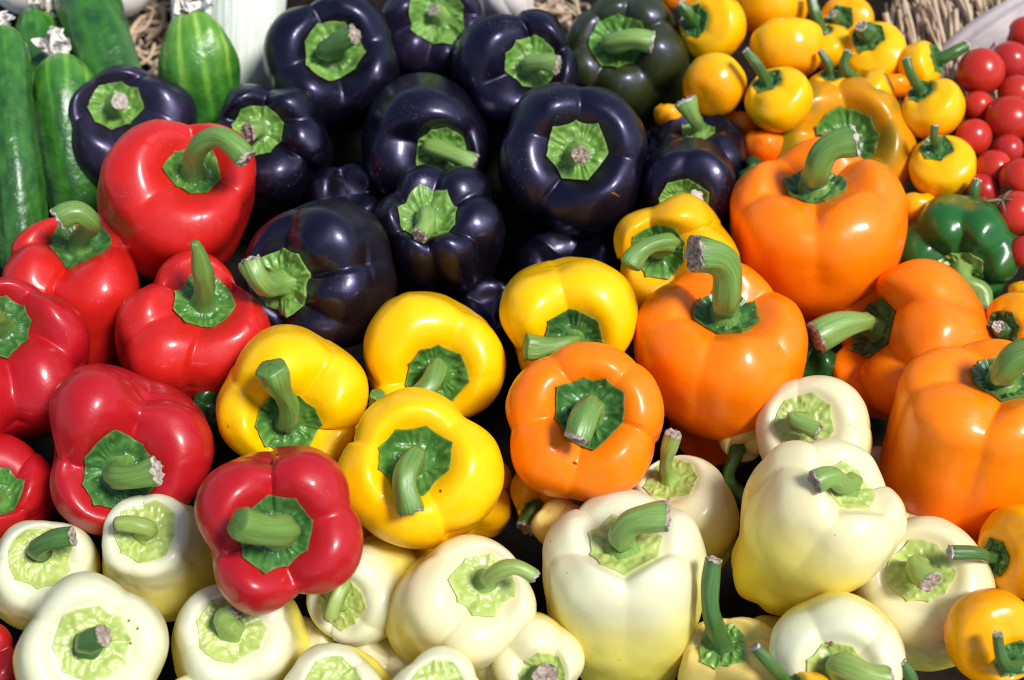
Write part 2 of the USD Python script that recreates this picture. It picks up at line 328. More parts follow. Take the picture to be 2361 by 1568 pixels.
PRE = {'red': 'red_pepper', 'black': 'black_pepper', 'yellow': 'yellow_pepper', 'orange': 'orange_pepper', 'green': 'green_pepper', 'cream': 'cream_pepper', 'mini': 'small_yellow_pepper', 'mottled': 'orange_pepper'}
GRP = {'red': 'red bell peppers', 'black': 'black bell peppers', 'yellow': 'yellow bell peppers', 'orange': 'orange bell peppers', 'green': None, 'cream': 'cream white bell peppers', 'mini': 'small round yellow peppers', 'mottled': 'orange bell peppers'}
STY = {'red': ('dark', 'mid'), 'black': ('light', 'light'), 'yellow': ('mid', 'mid'), 'orange': ('dark', 'mid'), 'green': ('light', 'light'), 'cream': ('pale', 'pale'), 'mini': ('dark', 'dark'), 'mottled': ('mid', 'mid')}

def pepper(key, col, label, x, y, R, tilt=20, phi=90, L=1.5, g=None, n=4, k=None, kr=.36, st=None, sr=.115, dz=0.0, v=0, a=None, b=None, d0=None, crest=.60, tb=None, sh=None,
           bend=(0, 0), rough=.05, mid=None, ch=.42, cal=None, stm=None, tipf=1.2, cut=None, nose=8, fade=.5):
    seed = zlib.crc32(key.encode()) % 9973
    rng = np.random.default_rng(seed)
    small = col == 'mini'
    if not small:
        gr = 1.03 if col == 'cream' else 1.05
        R = R * gr; kr = kr / gr; sr = sr / gr
    if a is None: a = {'mini': .03, 'cream': .11, 'black': .15}.get(col, .22)
    if b is None: b = {'mini': .04, 'cream': .12}.get(col, .23)
    if d0 is None: d0 = {'mini': .34, 'cream': .24, 'black': .16}.get(col, .12)
    if tb is None: tb = .95 if col == 'black' else .85
    if small: ch, crest, rough = .50, .52, .03
    elif col != 'cream': ch = .47
    X, Y, A, (vr, vu, vw) = frame_for(x, y, tilt, phi)
    if g is None:
        g = list(rng.uniform(0, 360) + np.arange(n) * 360 / n + rng.uniform(-14, 14, n))
    co = np.zeros(2)
    if k is not None:
        # the sunken stem end lies where it is seen
        tgt = np.array([(k[0] - x) / R, (y - k[1]) / R]) - d0 * np.array([A @ vr, A @ vu])
        Mx = np.array([[X @ vr, Y @ vr], [X @ vu, Y @ vu]])
        co = np.linalg.solve(Mx.T @ Mx + .02 * np.eye(2), Mx.T @ tgt)
        co *= min(1, .30 / max(1e-6, np.linalg.norm(co)))
    B = Body(L, g, a, b, d0, crest, tb, sh, co, bend, seed, rough, mid, ch, fade)
    d = depth_of(key, x, y, R, dz); C = unp(x, y, d); s = R / F * d
    base = C - A * L * s
    M = np.eye(4); M[0, :3] = X; M[1, :3] = Y; M[2, :3] = A; M[3, :3] = base
    t = thing(PRE[col], label, 'pepper', GRP[col], M)
    nt, nc = (50, 64) if small else ((78, 132) if R > 90 else (60, 96))
    dd = B.dm * (np.linspace(0, 1, nt) ** .92)
    D, TH = np.meshgrid(dd, np.arange(nc) / nc * 2 * math.pi, indexing='ij')
    P = B(D, TH)
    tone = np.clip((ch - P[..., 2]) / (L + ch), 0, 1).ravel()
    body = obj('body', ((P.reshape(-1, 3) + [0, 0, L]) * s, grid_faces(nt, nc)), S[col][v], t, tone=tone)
    LOG.append((key, M.copy(), s, B, P.reshape(-1, 3), L, R, C, d)); PEP[key] = t
    if k is None:
        return t
    cst, sst = cal or STY[col][0], stm or STY[col][1]
    # calyx: a crinkled many-cornered collar lying on the skin
    nr, na = 18, 168
    th = np.arange(na) / na * 2 * math.pi
    ph = rng.uniform(0, 6.28)
    nn = nose if not small else 6
    jit = CubicSpline(np.linspace(0, 2 * math.pi, nn + 1), np.r_[(lambda q: np.r_[q, q[0]])(rng.uniform(.90, 1.09, nn))], bc_type='periodic')(th)
    thw = th + .16 * np.sin(th + seed) + .10 * np.sin(2 * th + seed * 1.7)
    w = ((thw + ph) % (2 * math.pi / nn)) - math.pi / nn
    poly = math.cos(math.pi / nn) / np.cos(w)
    cusp = (np.abs(w) / (math.pi / nn)) ** 6
    rc = kr * (poly / poly.mean() + .02 * cusp) * jit * (1 + .03 * (meshkit.noise(np.stack([np.cos(th) * 5 + seed, np.sin(th) * 5, 0 * th], -1), 9) - .5))
    f = np.r_[np.linspace(0.02, 1, nr - 2), 1.012, .985]
    r = f[:, None] * rc[None]; TT = np.broadcast_to(th, r.shape)
    Q = B(B.on_top(np.minimum(r, .93), TT), TT)
    fr = f[:, None]
    nw = 13 if small else int(rng.integers(19, 25))
    amp = CubicSpline(np.linspace(0, 2 * math.pi, 15), (lambda q: np.r_[q, q[0]])(rng.uniform(.4, 1.3, 14)), bc_type='periodic')(th)
    ridge = (.5 + .5 * np.sin(nw * th + 2.2 * np.sin(2 * th + seed) + 1.1 * np.sin(5 * th + seed * .7)))[None] * np.clip(.25 + 1.2 * meshkit.noise(np.stack([np.cos(TT) * 3 + seed, np.sin(TT) * 3, fr * 4 + 0 * TT], -1), 8), 0, 1)
    pale = cst == 'pale'
    lump = meshkit.noise(np.stack([Q[..., 0] * 14 + seed, Q[..., 1] * 14, Q[..., 2] * 0], -1), 5)
    z = .020 + (.008 if pale else .024) * ridge ** .8 * amp[None] * sstep(.46, .66, fr) * (1 - .45 * sstep(.80, 1, fr)) * (1 + .6 * (lump - .5))
    z = z + (.06 if pale else .08) * (lump - .4) * sstep(.4, .6, fr) * (1 - .6 * sstep(.8, 1, fr))
    z = z + .035 * (1 - sstep(.47, .56, fr)) + .02 * cusp[None] * sstep(.85, 1, fr)
    if not pale: z = z + .02 * sstep(.75, 1.0, fr) * rng.uniform(.3, 1.2)
    z = .016 + np.log1p(np.exp((z - .016) * 90)) / 90
    z[-2:] = z[-3]; z[-1] -= .07
    Q = Q + np.array([0, 0, 1.0]) * z[..., None]
    ctone = (.28 + (.05 if pale else .14) * ridge * sstep(.5, .7, fr) + .40 * (lump - .4) + .25 * sstep(.93, .99, fr) + .12 * (1 - fr) - .10 * np.exp(-((fr - .5) / .06) ** 2) + 0 * r)
    cal_p = obj('calyx', ((Q.reshape(-1, 3) + [0, 0, L]) * s, grid_faces(nr, na)), CAL[cst], t, tone=np.clip(ctone, 0, 1).ravel())
    if st is None:
        return t
    # stem
    loc = lambda px, py, lift: (lambda wv: np.array([(wv - C) @ X, (wv - C) @ Y, (wv - C) @ A]) / s)(unp(px, py, d - lift * s))
    p0 = Q[0].mean(0) - [0, 0, .03]
    tri = [p0, p0 + np.array([0, 0, .14])] + [loc(q[0], q[1], q[2]) for q in st]
    if len(st) == 1 and np.linalg.norm(tri[2] - tri[1]) < .02: tri[2] = tri[1] + [0, 0, .05]
    C_ = curve(tri, 40, np.array([0, 0, 1.0]))
    u = np.linspace(0, 1, 40)
    if cut == 'r': u = 1 - (1 - u) ** 1.5; C_ = np.stack([np.interp(u, np.linspace(0, 1, 40), C_[:, i]) for i in range(3)], 1)
    base_r = max(sr * 1.35, kr * .46)
    ln = np.linalg.norm(np.diff(C_, axis=0), axis=1).sum()
    q = u * ln
    rad = sr * (1 + .0 * u) + (base_r - sr) * np.exp(-(q / .10) ** 1.5) + sr * (tipf - 1) * sstep(.55, 1, u)
    rad = rad * (1 + .10 * (meshkit.noise(np.stack([u * 5 + seed, 0 * u, 0 * u], -1), 4) - .5))
    if cut == 'r': rad = rad * np.sqrt(np.clip(1 - (np.clip(u - .955, 0, 1) / .045) ** 2, .003, 1))
    Vv, Ff, uv, (pe, ne, be, te, re_) = tube(C_, rad, 20, 5, .07, 1.2, seed)
    tn = np.repeat(.36 + .10 * u + .08 * np.exp(-(q / .12) ** 2) - .25 * sstep(.93, 1, u), 20)
    sp = obj('stem', ((Vv + [0, 0, L]) * s, Ff), STM[sst], t, uv=uv, tone=tn)
    if cut == 'r': return t
    # cut end with a ragged lip
    m = 20; tq = np.arange(m) / m * 2 * math.pi
    rings = []
    for fr_, dzz in ((1.005, -.012), (1.0, .006), (.88, .014), (.62, .002), (.35, .006), (.05, .010)):
        rg = pe + te * (dzz + .020 * (rng.uniform(-1, 1, m))[:, None] * (fr_ > .3)) * (sr / .1) + fr_ * re_[:, None] * (np.cos(tq)[:, None] * ne + np.sin(tq)[:, None] * be)
        rings.append(rg)
    obj('cut_end', ((np.vstack(rings) + [0, 0, L]) * s, grid_faces(6, m)), CUTW if cut == 'w' else CUT, sp)
    return t

def pipe_meshes(items, nc=6):
    Vs, Fs, o = [], [], 0
    for P, rad in items:
        V, f, _, _ = tube(np.asarray(P), np.asarray(rad), nc)
        Vs.append(V); Fs.append(f + o); o += len(V)
    return np.vstack(Vs), np.vstack(Fs)

# ------------------------------------------------------------ red peppers
pepper('R1', 'red', 'bright red pepper in front of the cucumbers with thick stem arching right', 420, 432, 178, 24, 75, 1.3, g=[(84, .95), (216, .5), (342, .8)], k=(443, 398), kr=.325, st=[(456, 340, .62), (505, 318, .82), (568, 366, .85)], sr=.125, tb=.97, dz=.5, v=2, cal='mid', stm='mid', sh=[(35, 1.0), (125, 1.02), (180, 1.0), (270, 1.0), (320, .97)])
pepper('R2', 'red', 'red pepper at the left edge below the cucumbers with blunt stem bent left', 172, 625, 162, 48, 92, 2.0, g=[8, 92, 172, 245], k=(197, 548), kr=.42, st=[(203, 506, .62), (178, 490, .72), (134, 505, .78)], sr=.135, dz=-.05, v=2, cut='w', a=.2, b=.22)
pepper('R3', 'red', 'broad glossy red pepper with long green stem rising straight up', 443, 740, 182, 28, 88, 1.25, g=[(38, 1.1), (150, 1.15), (207, .6), (263, .4)], k=(470, 702), kr=.375, st=[(470, 640, .55), (447, 556, .95)], sr=.13, tipf=.5, cut='r', dz=.4, v=2, cal='mid', a=.27, b=.25, sh=[(35, .92), (90, .95), (150, .88), (230, 1.02), (270, .95), (310, 1.0), (355, 1.02)], d0=.2)
pepper('R4', 'red', 'red pepper cut off by the left edge with a dark green collar', 15, 818, 188, 20, 100, 1.5, g=[58, 346, 280, 205, 130], k=(2, 757), kr=.36, st=[(-20, 735, .5), (-50, 720, .75)], sr=.12, dz=.25, v=1)
pepper('R5', 'red', 'big dark red pepper at lower left with short thick stem pointing right', 290, 1042, 200, 10, 260, 1.5, g=[73, 176, 292], k=(276, 1084), kr=.42, st=[(268, 1098, .45), (302, 1100, .64), (362, 1086, .68)], sr=.135, dz=.3, v=1, cut='w', sh=[(0, 1.0), (45, .97), (73, .93), (115, 1.02), (180, .98), (240, 1.0), (300, 1.0)])
pepper('R6', 'red', 'shaded red pepper at the left edge just above the cream peppers', -8, 1122, 128, 25, 110, 1.4, g=[(40, .5), 320, 200], k=(-6, 1152), kr=.48, st=[(-30, 1150, .6)], sr=.14, dz=-.2, v=1, cal='mid')
pepper('R7', 'red', 'crimson pepper lying on the cream peppers with thick stem pointing left', 640, 1213, 205, 6, 280, 1.25, g=[94, 207, 288, 19], k=(632, 1226), kr=.40, st=[(655, 1222, .45), (620, 1222, .66), (543, 1200, .95)], sr=.165, tipf=1.05, cut='r', dz=1.05, v=1, a=.24, b=.24, sh=[(20, .97), (60, .95), (150, .95), (240, .98), (330, 1.0)])
pepper('R8', 'red', 'dark shaded red pepper in the lower left corner behind cream peppers', -40, 1525, 90, 20, 90, 1.2, n=4, dz=-.6, v=1)
# ------------------------------------------------------------ black peppers
pepper('B1', 'black', 'dusty violet black pepper between the cucumbers and the bright red pepper', 297, 292, 148, 24, 108, 1.7, g=[(128, .6), (62, .7), (350, .35), (196, .5), (264, .45)], k=(268, 247), kr=.39, st=[(276, 234, .62)], sr=.11, dz=-.2, v=2, a=.24, b=.24, cut='w')
pepper('B2', 'black', 'glossy black pepper at the top with a mouldy brown stem pointing right', 765, 138, 156, 13, 85, 1.4, g=[112, 196, 14, 282], k=(768, 121), kr=.41, st=[(752, 118, .42), (782, 96, .62), (817, 82, .72)], sr=.145, dz=.3, v=0, b=.18, a=.14, stm='dark', tipf=.95)
pepper('B3', 'black', 'black pepper behind at the top edge, its short stem facing out', 1003, 62, 122, 8, 110, 1.4, g=[256, 196, 312, 8, 70, 130], k=(1012, 38), kr=.50, st=[(1000, 24, .5)], sr=.10, dz=-.15, v=2)
pepper('B4', 'black', 'black pepper right of the top centre with brown tipped stem pointing right', 1195, 162, 144, 12, 60, 1.6, g=[90, 27, 205, 300], k=(1226, 150), kr=.40, st=[(1218, 146, .40), (1245, 145, .58), (1285, 150, .66)], sr=.125, dz=.05, v=0, b=.2, a=.15)
pepper('B5', 'black', 'olive black pepper beside the small yellow ones with stem pointing right', 1437, 114, 138, 20, 125, 1.75, g=[187, 236, 130, 80, 28, 310], k=(1428, 103), kr=.48, st=[(1405, 100, .45), (1440, 92, .66), (1502, 96, .72)], sr=.15, dz=.1, v=3, a=.23, b=.24, cal='mid', cut='w', bend=(.15, -.2))
pepper('B6', 'black', 'black pepper in the middle whose pale stem points down to the right', 985, 346, 150, 14, 285, 1.5, g=[160, 32, 268], k=(1018, 348), kr=.40, st=[(990, 338, .40), (1030, 350, .52), (1092, 378, .55)], sr=.12, dz=-.1, v=0, a=.14, b=.18)
pepper('B7', 'black', 'largest black pepper, its heptagonal collar and cut stub facing the camera', 1325, 362, 174, 9, 85, 1.6, g=[88, 156, 356, 236], k=(1332, 352), kr=.385, st=[(1337, 358, .62)], sr=.11, dz=.35, v=0, b=.15, a=.12, nose=7, tipf=1.1)
pepper('B8', 'black', 'six lobed brownish black pepper in the centre with stub turned downward', 1012, 506, 150, 34, 102, 1.95, g=[80, 25, 315, 268, 215, 145], k=(985, 512), kr=.45, st=[(985, 508, .5), (967, 544, .70)], sr=.14, dz=.45, v=1, a=.26, b=.26, tb=.72, cal='light', cut='w', tipf=.95)
pepper('B9', 'black', 'wrinkled black pepper right behind the bright red pepper', 615, 328, 140, 14, 120, 1.6, g=[80, 20, 332, 232, 158], k=(597, 302), kr=.395, st=[(590, 300, .5), (573, 306, .66)], sr=.12, dz=-.2, v=0, a=.2, b=.24, rough=.08)
pepper('B10', 'black', 'black pepper lying on its side with a curled crinkly collar facing left', 722, 638, 168, 34, 188, 1.0, g=[95, 10, 318, 255], k=(655, 652), kr=.44, st=[(610, 655, .62), (592, 636, .78), (576, 604, .78)], sr=.155, dz=.0, v=1, a=.13, d0=.28, tipf=.95, sh=[(90, 1.04), (0, .9), (270, 1.04), (180, 1.0)])
pepper('B11', 'black', 'black pepper between the largest black and the upright orange pepper', 1584, 441, 108, 12, 270, 1.5, g=[95, 200, 330], k=(1573, 464), kr=.52, st=[(1590, 462, .5), (1606, 458, .66)], sr=.15, dz=-.15, v=0, a=.10, b=.12, cut='w')
pepper('B12', 'black', 'black pepper with long pale stem standing up to a bulbous white end', 1612, 348, 112, 62, 92, 1.1, g=[90, 180, 270, 0], k=(1607, 292), kr=.34, st=[(1600, 275, .45), (1578, 232, .62)], sr=.13, tipf=1.75, dz=-.45, v=0, cut='w', a=.14, b=.16)
pepper('B13', 'black', 'sliver of a black pepper behind the largest black one', 1508, 345, 58, 30, 90, 1.1, dz=-1.6, v=0)
pepper('B14', 'black', 'deeply shaded black pepper low between two black peppers', 800, 455, 92, 30, 70, 1.2, dz=-1.5, v=0)
pepper('B15', 'black', 'shaded black pepper peeping out behind the yellow pepper shoulder', 1130, 715, 82, 30, 90, 1.2, n=3, dz=-1.0, v=0)
pepper('B16', 'black', 'black pepper in deep shade under the largest black one', 1310, 610, 118, 40, 90, 1.2, n=4, dz=-1.1, v=0)
# ------------------------------------------------------------ yellow peppers
pepper('Y1', 'yellow', 'yellow pepper behind the crimson one, long club shaped stem pointing up', 680, 936, 168, 14, 280, 1.4, g=[58, 158, 235, 345], k=(662, 968), kr=.41, st=[(663, 930, .62), (640, 885, .95), (622, 840, 1.15)], sr=.13, tipf=1.6, cut='r', dz=.0, v=0, a=.14, sh=[(20, .98), (110, 1.0), (200, 1.02), (300, .98)])
pepper('Y2', 'yellow', 'yellow pepper behind another yellow one that hides its stem tip', 997, 838, 171, 8, 300, 1.5, g=[(62, .7), (198, .8), 290], k=(1003, 862), kr=.41, st=[(1010, 850, .45), (998, 878, .62), (955, 925, .70)], sr=.13, dz=-.1, v=0, sh=[(62, .97), (130, 1.0), (250, .98), (330, 1.02)])
pepper('Y3', 'yellow', 'front yellow pepper left of the orange ones, stem hanging straight down', 968, 1078, 183, 8, 100, 1.25, g=[(48, .7), (162, .6), (290, .6), (228, .4)], k=(956, 1065), kr=.42, st=[(958, 1052, .50), (938, 1085, .72), (948, 1178, .76)], sr=.135, tipf=1.15, dz=.6, v=0, b=.13)
pepper('Y4', 'yellow', 'small yellow pepper under the upright orange one, stem curling left', 1548, 598, 144, 10, 200, 1.4, g=[182, 40, 110, 300], k=(1520, 575), kr=.42, st=[(1545, 562, .48), (1500, 566, .66), (1448, 618, .72)], sr=.13, tipf=1.3, dz=-.05, v=2, cal='mid', cut='r')
pepper('Y5', 'yellow', 'yellow pepper behind the small orange one with knobbed stem pointing left', 1316, 758, 162, 12, 290, 1.5, g=[(106, .65), 198, 330], k=(1322, 785), kr=.42, st=[(1320, 790, .50), (1270, 800, .66), (1205, 800, .74)], sr=.12, tipf=1.6, cut='r', dz=-.2, v=0, cal='dark')
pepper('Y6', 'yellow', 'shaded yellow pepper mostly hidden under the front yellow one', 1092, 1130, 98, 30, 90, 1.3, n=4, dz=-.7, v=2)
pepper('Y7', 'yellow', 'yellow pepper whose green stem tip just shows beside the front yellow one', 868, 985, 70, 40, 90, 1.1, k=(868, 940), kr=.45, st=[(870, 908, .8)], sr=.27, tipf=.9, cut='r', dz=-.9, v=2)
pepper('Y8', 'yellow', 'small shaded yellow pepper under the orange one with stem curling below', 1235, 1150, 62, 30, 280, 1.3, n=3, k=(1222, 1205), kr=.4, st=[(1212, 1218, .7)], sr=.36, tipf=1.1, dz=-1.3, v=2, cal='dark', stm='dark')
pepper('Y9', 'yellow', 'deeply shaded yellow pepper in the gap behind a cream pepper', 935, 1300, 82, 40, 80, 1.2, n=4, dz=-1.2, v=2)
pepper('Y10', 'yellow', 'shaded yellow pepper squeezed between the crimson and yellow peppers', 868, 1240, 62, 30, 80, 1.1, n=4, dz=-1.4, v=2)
# ------------------------------------------------------------ orange peppers
pepper('O1', 'orange', 'five lobed orange pepper facing the camera with a ribbed stem turned down', 1347, 967, 186, 8, 90, 1.15, g=[122, 44, 345, 258, 188], k=(1355, 952), kr=.42, st=[(1362, 940, .50), (1352, 955, .72), (1330, 1012, .84)], sr=.155, tipf=1.1, dz=.55, v=0, a=.13, b=.17)
pepper('O2', 'orange', 'upright orange pepper in the centre right with tall stem leaning left', 1665, 772, 196, 44, 83, 1.88, fade=.75, g=[(40, 1.1), (140, .9), (196, .7), (318, .45), (250, .4)], k=(1669, 735), kr=.35, st=[(1674, 690, .55), (1676, 640, .70), (1652, 595, .86), (1602, 586, .95)], sr=.155, tipf=1.25, dz=.5, v=0, a=.15, b=.22, tb=.56, mid=.88, d0=.2)
pepper('O3', 'orange', 'tallest orange pepper standing upright with stem arching up to the right', 1881, 486, 196, 53, 92, 1.58, fade=.85, g=[(272, .85), (345, .5), (200, .6), (130, .7), (45, .7)], k=(1878, 440), kr=.325, st=[(1882, 400, .45), (1900, 355, .60), (1968, 326, .66)], sr=.15, tipf=1.2, dz=.35, v=0, a=.15, b=.30, tb=.68, mid=.93, d0=.2, cut='w')
pepper('O4', 'orange', 'orange pepper lying on its side with its stem poking out to the left', 2078, 792, 188, 54, 158, 1.25, g=[100, 30, 192, 255, 320], k=(2005, 745), kr=.37, st=[(1985, 742, .45), (1935, 752, .55), (1880, 778, .58)], sr=.115, tipf=1.9, dz=-.1, v=0, tb=.68, a=.2, b=.24, stm='light')
pepper('O5', 'orange', 'orange pepper leaning at the right edge with stem pointing up right', 2262, 936, 192, 52, 74, 1.75, g=[262, 330, 190, 110, 40], k=(2308, 890), kr=.35, st=[(2312, 860, .50), (2345, 830, .62), (2385, 815, .66)], sr=.15, tipf=1.3, dz=.45, v=1, fade=.1, a=.14, b=.2, tb=.98, d0=.2)
pepper('OM', 'mottled', 'mottled orange and olive pepper behind the tallest orange one', 1928, 345, 175, 16, 80, 1.4, g=[(94, 1.0), (22, .6), (330, .5), (255, .6), (172, .7)], k=(1952, 328), kr=.40, st=[(1935, 320, .45), (1892, 326, .6)], sr=.09, dz=-.2, a=.15, b=.16, rough=.03)
pepper('O7', 'orange', 'shaded orange fruit in the gap left of the mottled pepper', 1762, 325, 46, 90, 90, 1.1, dz=-1.6, v=0, a=.05, b=.06)
pepper('G2', 'green', 'dark green pepper in deep shade between the central and side lying orange ones', 1850, 860, 85, 30, 90, 1.2, n=4, v=1, dz=-1.2)
pepper('G3', 'green', 'dark green pepper barely visible in the gap left of the club stemmed yellow one', 492, 950, 70, 30, 90, 1.2, n=4, v=1, dz=-1.3)
pepper('G4', 'green', 'sliver of dark green pepper between a black one and the tallest orange one', 1722, 398, 40, 80, 150, 1.2, n=3, v=1, dz=-1.2)
pepper('G1', 'green', 'dark green pepper with white scuffs between the orange peppers and the tomatoes', 2203, 598, 134, 20, 258, 1.3, g=[84, 28, 135, 195, 340], k=(2214, 622), kr=.36, st=[(2222, 650, .45), (2258, 668, .5), (2264, 712, .5)], sr=.15, tipf=1.1, dz=-.3, d0=.25, a=.13, b=.18)
# ------------------------------------------------------------ cream peppers
pepper('W1', 'cream', 'cream pepper at the left edge below the dark red pepper, stem leaning right', 100, 1312, 120, 12, 100, 1.5, n=4, k=(90, 1275), kr=.56, st=[(84, 1264, .62), (120, 1245, .78), (168, 1238, .80)], sr=.17, tipf=1.05, tb=1.05, mid=1.06, dz=.1, v=0, crest=.66, a=.10, b=.09, stm='dark')
pepper('W2', 'cream', 'long cream pepper left of the crimson one with stem pointing left', 343, 1240, 110, 22, 122, 2.3, g=[250, 330, 100, 180], k=(337, 1232), kr=.64, st=[(345, 1222, .62), (310, 1210, .75), (270, 1208, .76)], sr=.17, tipf=.95, dz=.25, v=0, crest=.7, a=.06, b=.05, tb=1.3, mid=1.18, bend=(.15, -.1))
pepper('W3', 'cream', 'big cream pepper in the lower left corner with stub facing the camera', 213, 1500, 176, 5, 95, 1.4, g=[62, 150, 250, 340], k=(206, 1486), kr=.47, st=[(205, 1480, .62), (238, 1462, .72)], sr=.15, tipf=1.0, dz=.45, v=0, a=.13, b=.13, stm='dark', crest=.66)
pepper('W4', 'cream', 'cream pepper below the crimson one with a rounded bump for a stem', 541, 1466, 140, 10, 80, 1.5, g=[20, 100, 200, 290], k=(528, 1450), kr=.54, st=[(520, 1425, .62), (545, 1408, .74)], sr=.19, tipf=.62, dz=.1, v=0, crest=.66, tb=1.15, mid=1.08, bend=(.3, 0), a=.11, b=.10)
pepper('W5', 'cream', 'cream pepper peeking out from under the right side of the crimson one', 812, 1378, 116, 30, 205, 1.7, g=[100, 250, 320, 30], k=(785, 1385), kr=.52, st=[(790, 1350, .66), (772, 1385, .82), (762, 1425, .82)], sr=.155, tipf=.95, dz=-.05, v=0, tb=1.05, crest=.66, a=.11, b=.10)
pepper('W6', 'cream', 'cream pepper left of the tall one with smooth stem arching right', 1085, 1378, 156, 20, 42, 1.8, g=[140, 20, 240, 305], k=(1115, 1342), kr=.46, st=[(1130, 1330, .58), (1180, 1308, .76), (1232, 1330, .74)], sr=.12, tipf=.85, dz=.2, v=1, tb=1.0, crest=.62, a=.13, b=.11)
pepper('W7', 'cream', 'tall upright cream pepper in front with stem arching right', 1436, 1278, 189, 42, 92, 2.1, g=[272, 195, 135, 50, 345], k=(1438, 1268), kr=.42, st=[(1432, 1240, .45), (1455, 1205, .66), (1535, 1190, .72)], sr=.15, tipf=1.25, dz=.75, v=0, a=.12, b=.17, tb=.86, mid=1.0, stm='light')
pepper('W8', 'cream', 'large cream pepper leaning right with stem stub pointing left', 1926, 1152, 178, 55, 50, 1.9, g=[240, 125, 165, 15, 320], k=(1948, 1132), kr=.36, st=[(1945, 1118, .50), (1920, 1100, .66), (1878, 1112, .74)], sr=.12, tipf=1.2, dz=.6, v=1, a=.12, b=.14, tb=.68, mid=.93, stm='light')
pepper('W9', 'cream', 'cream pepper below the central upright orange one with stem pointing right', 1872, 992, 134, 14, 110, 1.5, n=4, k=(1850, 976), kr=.52, st=[(1828, 965, .55), (1885, 997, .76)], sr=.12, tipf=1.2, dz=-.1, v=1, crest=.64, a=.06, b=.06, stm='light')
pepper('W10', 'cream', 'cream pepper tucked behind the tall cream one and the five lobed orange one', 1562, 1150, 116, 40, 112, 1.9, n=4, k=(1538, 1080), kr=.50, st=[(1540, 1040, .75), (1553, 1000, .95)], sr=.13, tipf=1.25, dz=-.35, v=1, crest=.62, a=.05, b=.05, mid=1.05)
pepper('W11', 'cream', 'cream pepper at lower right with a stout brown tipped stub', 2125, 1340, 160, 15, 100, 2.0, g=[120, 200, 290, 20], k=(2124, 1322), kr=.46, st=[(2112, 1308, .50), (2145, 1342, .82)], sr=.16, tipf=1.1, dz=.1, v=1, tb=1.0, crest=.62, a=.08, b=.08)
pepper('W12', 'cream', 'cream pepper at the bottom with thick fallen stem and a square brown scab', 1930, 1530, 155, 14, 270, 1.4, g=[115, 40, 190, 340], k=(1932, 1548), kr=.44, st=[(1930, 1535, .50), (1970, 1545, .68), (2038, 1570, .72)], sr=.17, tipf=1.2, dz=.3, v=0, a=.10, b=.10)
pepper('W13', 'cream', 'cream pepper cut by the bottom edge, left of two', 762, 1598, 118, 12, 90, 1.4, g=[40, 150, 250, 320], k=(768, 1575), kr=.52, dz=.25, v=0, tb=1.15, mid=1.05, bend=(.3, 0), a=.08, b=.08)
pepper('W14', 'cream', 'cream pepper cut by the bottom edge just left of the tall one', 1010, 1605, 116, 10, 90, 1.4, g=[30, 130, 250], k=(1012, 1580), kr=.50, dz=.3, v=0, a=.13, b=.12)
pepper('W15', 'cream', 'shaded cream pepper beside the tall one with brown hollow stem stub', 1238, 1530, 104, 16, 280, 1.4, n=4, k=(1252, 1560), kr=.48, st=[(1258, 1560, .85)], sr=.26, dz=-.2, v=1, stm='light')
pepper('W16', 'cream', 'yellowish pepper between the two large cream ones with long dark stem', 1690, 1545, 138, 30, 110, 1.4, g=[90, 170, 250, 330, 20], k=(1652, 1445), kr=.40, st=[(1640, 1410, .55), (1636, 1350, .60), (1645, 1290, .62)], sr=.15, tipf=1.0, dz=-.4, v=2, a=.12, b=.12, cal='light', stm='dark', d0=.3)
pepper('W17', 'cream', 'top of a cream pepper at the bottom edge between others', 452, 1640, 88, 10, 90, 1.3, n=4, dz=.1, v=0)
pepper('W18', 'cream', 'shaded cream pepper behind the leaning orange one', 2040, 1110, 90, 30, 90, 1.4, n=4, dz=-1.3, v=1)
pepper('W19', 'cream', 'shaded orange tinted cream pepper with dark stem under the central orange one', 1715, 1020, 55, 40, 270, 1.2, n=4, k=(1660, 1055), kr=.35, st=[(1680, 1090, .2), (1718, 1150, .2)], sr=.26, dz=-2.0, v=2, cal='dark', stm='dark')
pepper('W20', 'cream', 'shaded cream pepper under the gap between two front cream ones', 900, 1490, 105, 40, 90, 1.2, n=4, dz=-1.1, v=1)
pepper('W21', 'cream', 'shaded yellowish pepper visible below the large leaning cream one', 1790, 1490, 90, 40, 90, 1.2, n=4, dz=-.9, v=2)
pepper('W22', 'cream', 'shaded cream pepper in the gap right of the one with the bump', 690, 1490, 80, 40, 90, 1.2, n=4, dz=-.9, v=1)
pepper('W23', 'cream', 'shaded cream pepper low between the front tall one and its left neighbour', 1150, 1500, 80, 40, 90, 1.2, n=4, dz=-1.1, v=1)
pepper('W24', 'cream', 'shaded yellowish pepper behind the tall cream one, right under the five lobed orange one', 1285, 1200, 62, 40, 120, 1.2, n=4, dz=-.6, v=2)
pepper('W25', 'cream', 'shaded cream pepper below the leaning orange one at the right', 2105, 1185, 70, 40, 90, 1.2, n=4, dz=-1.0, v=1)
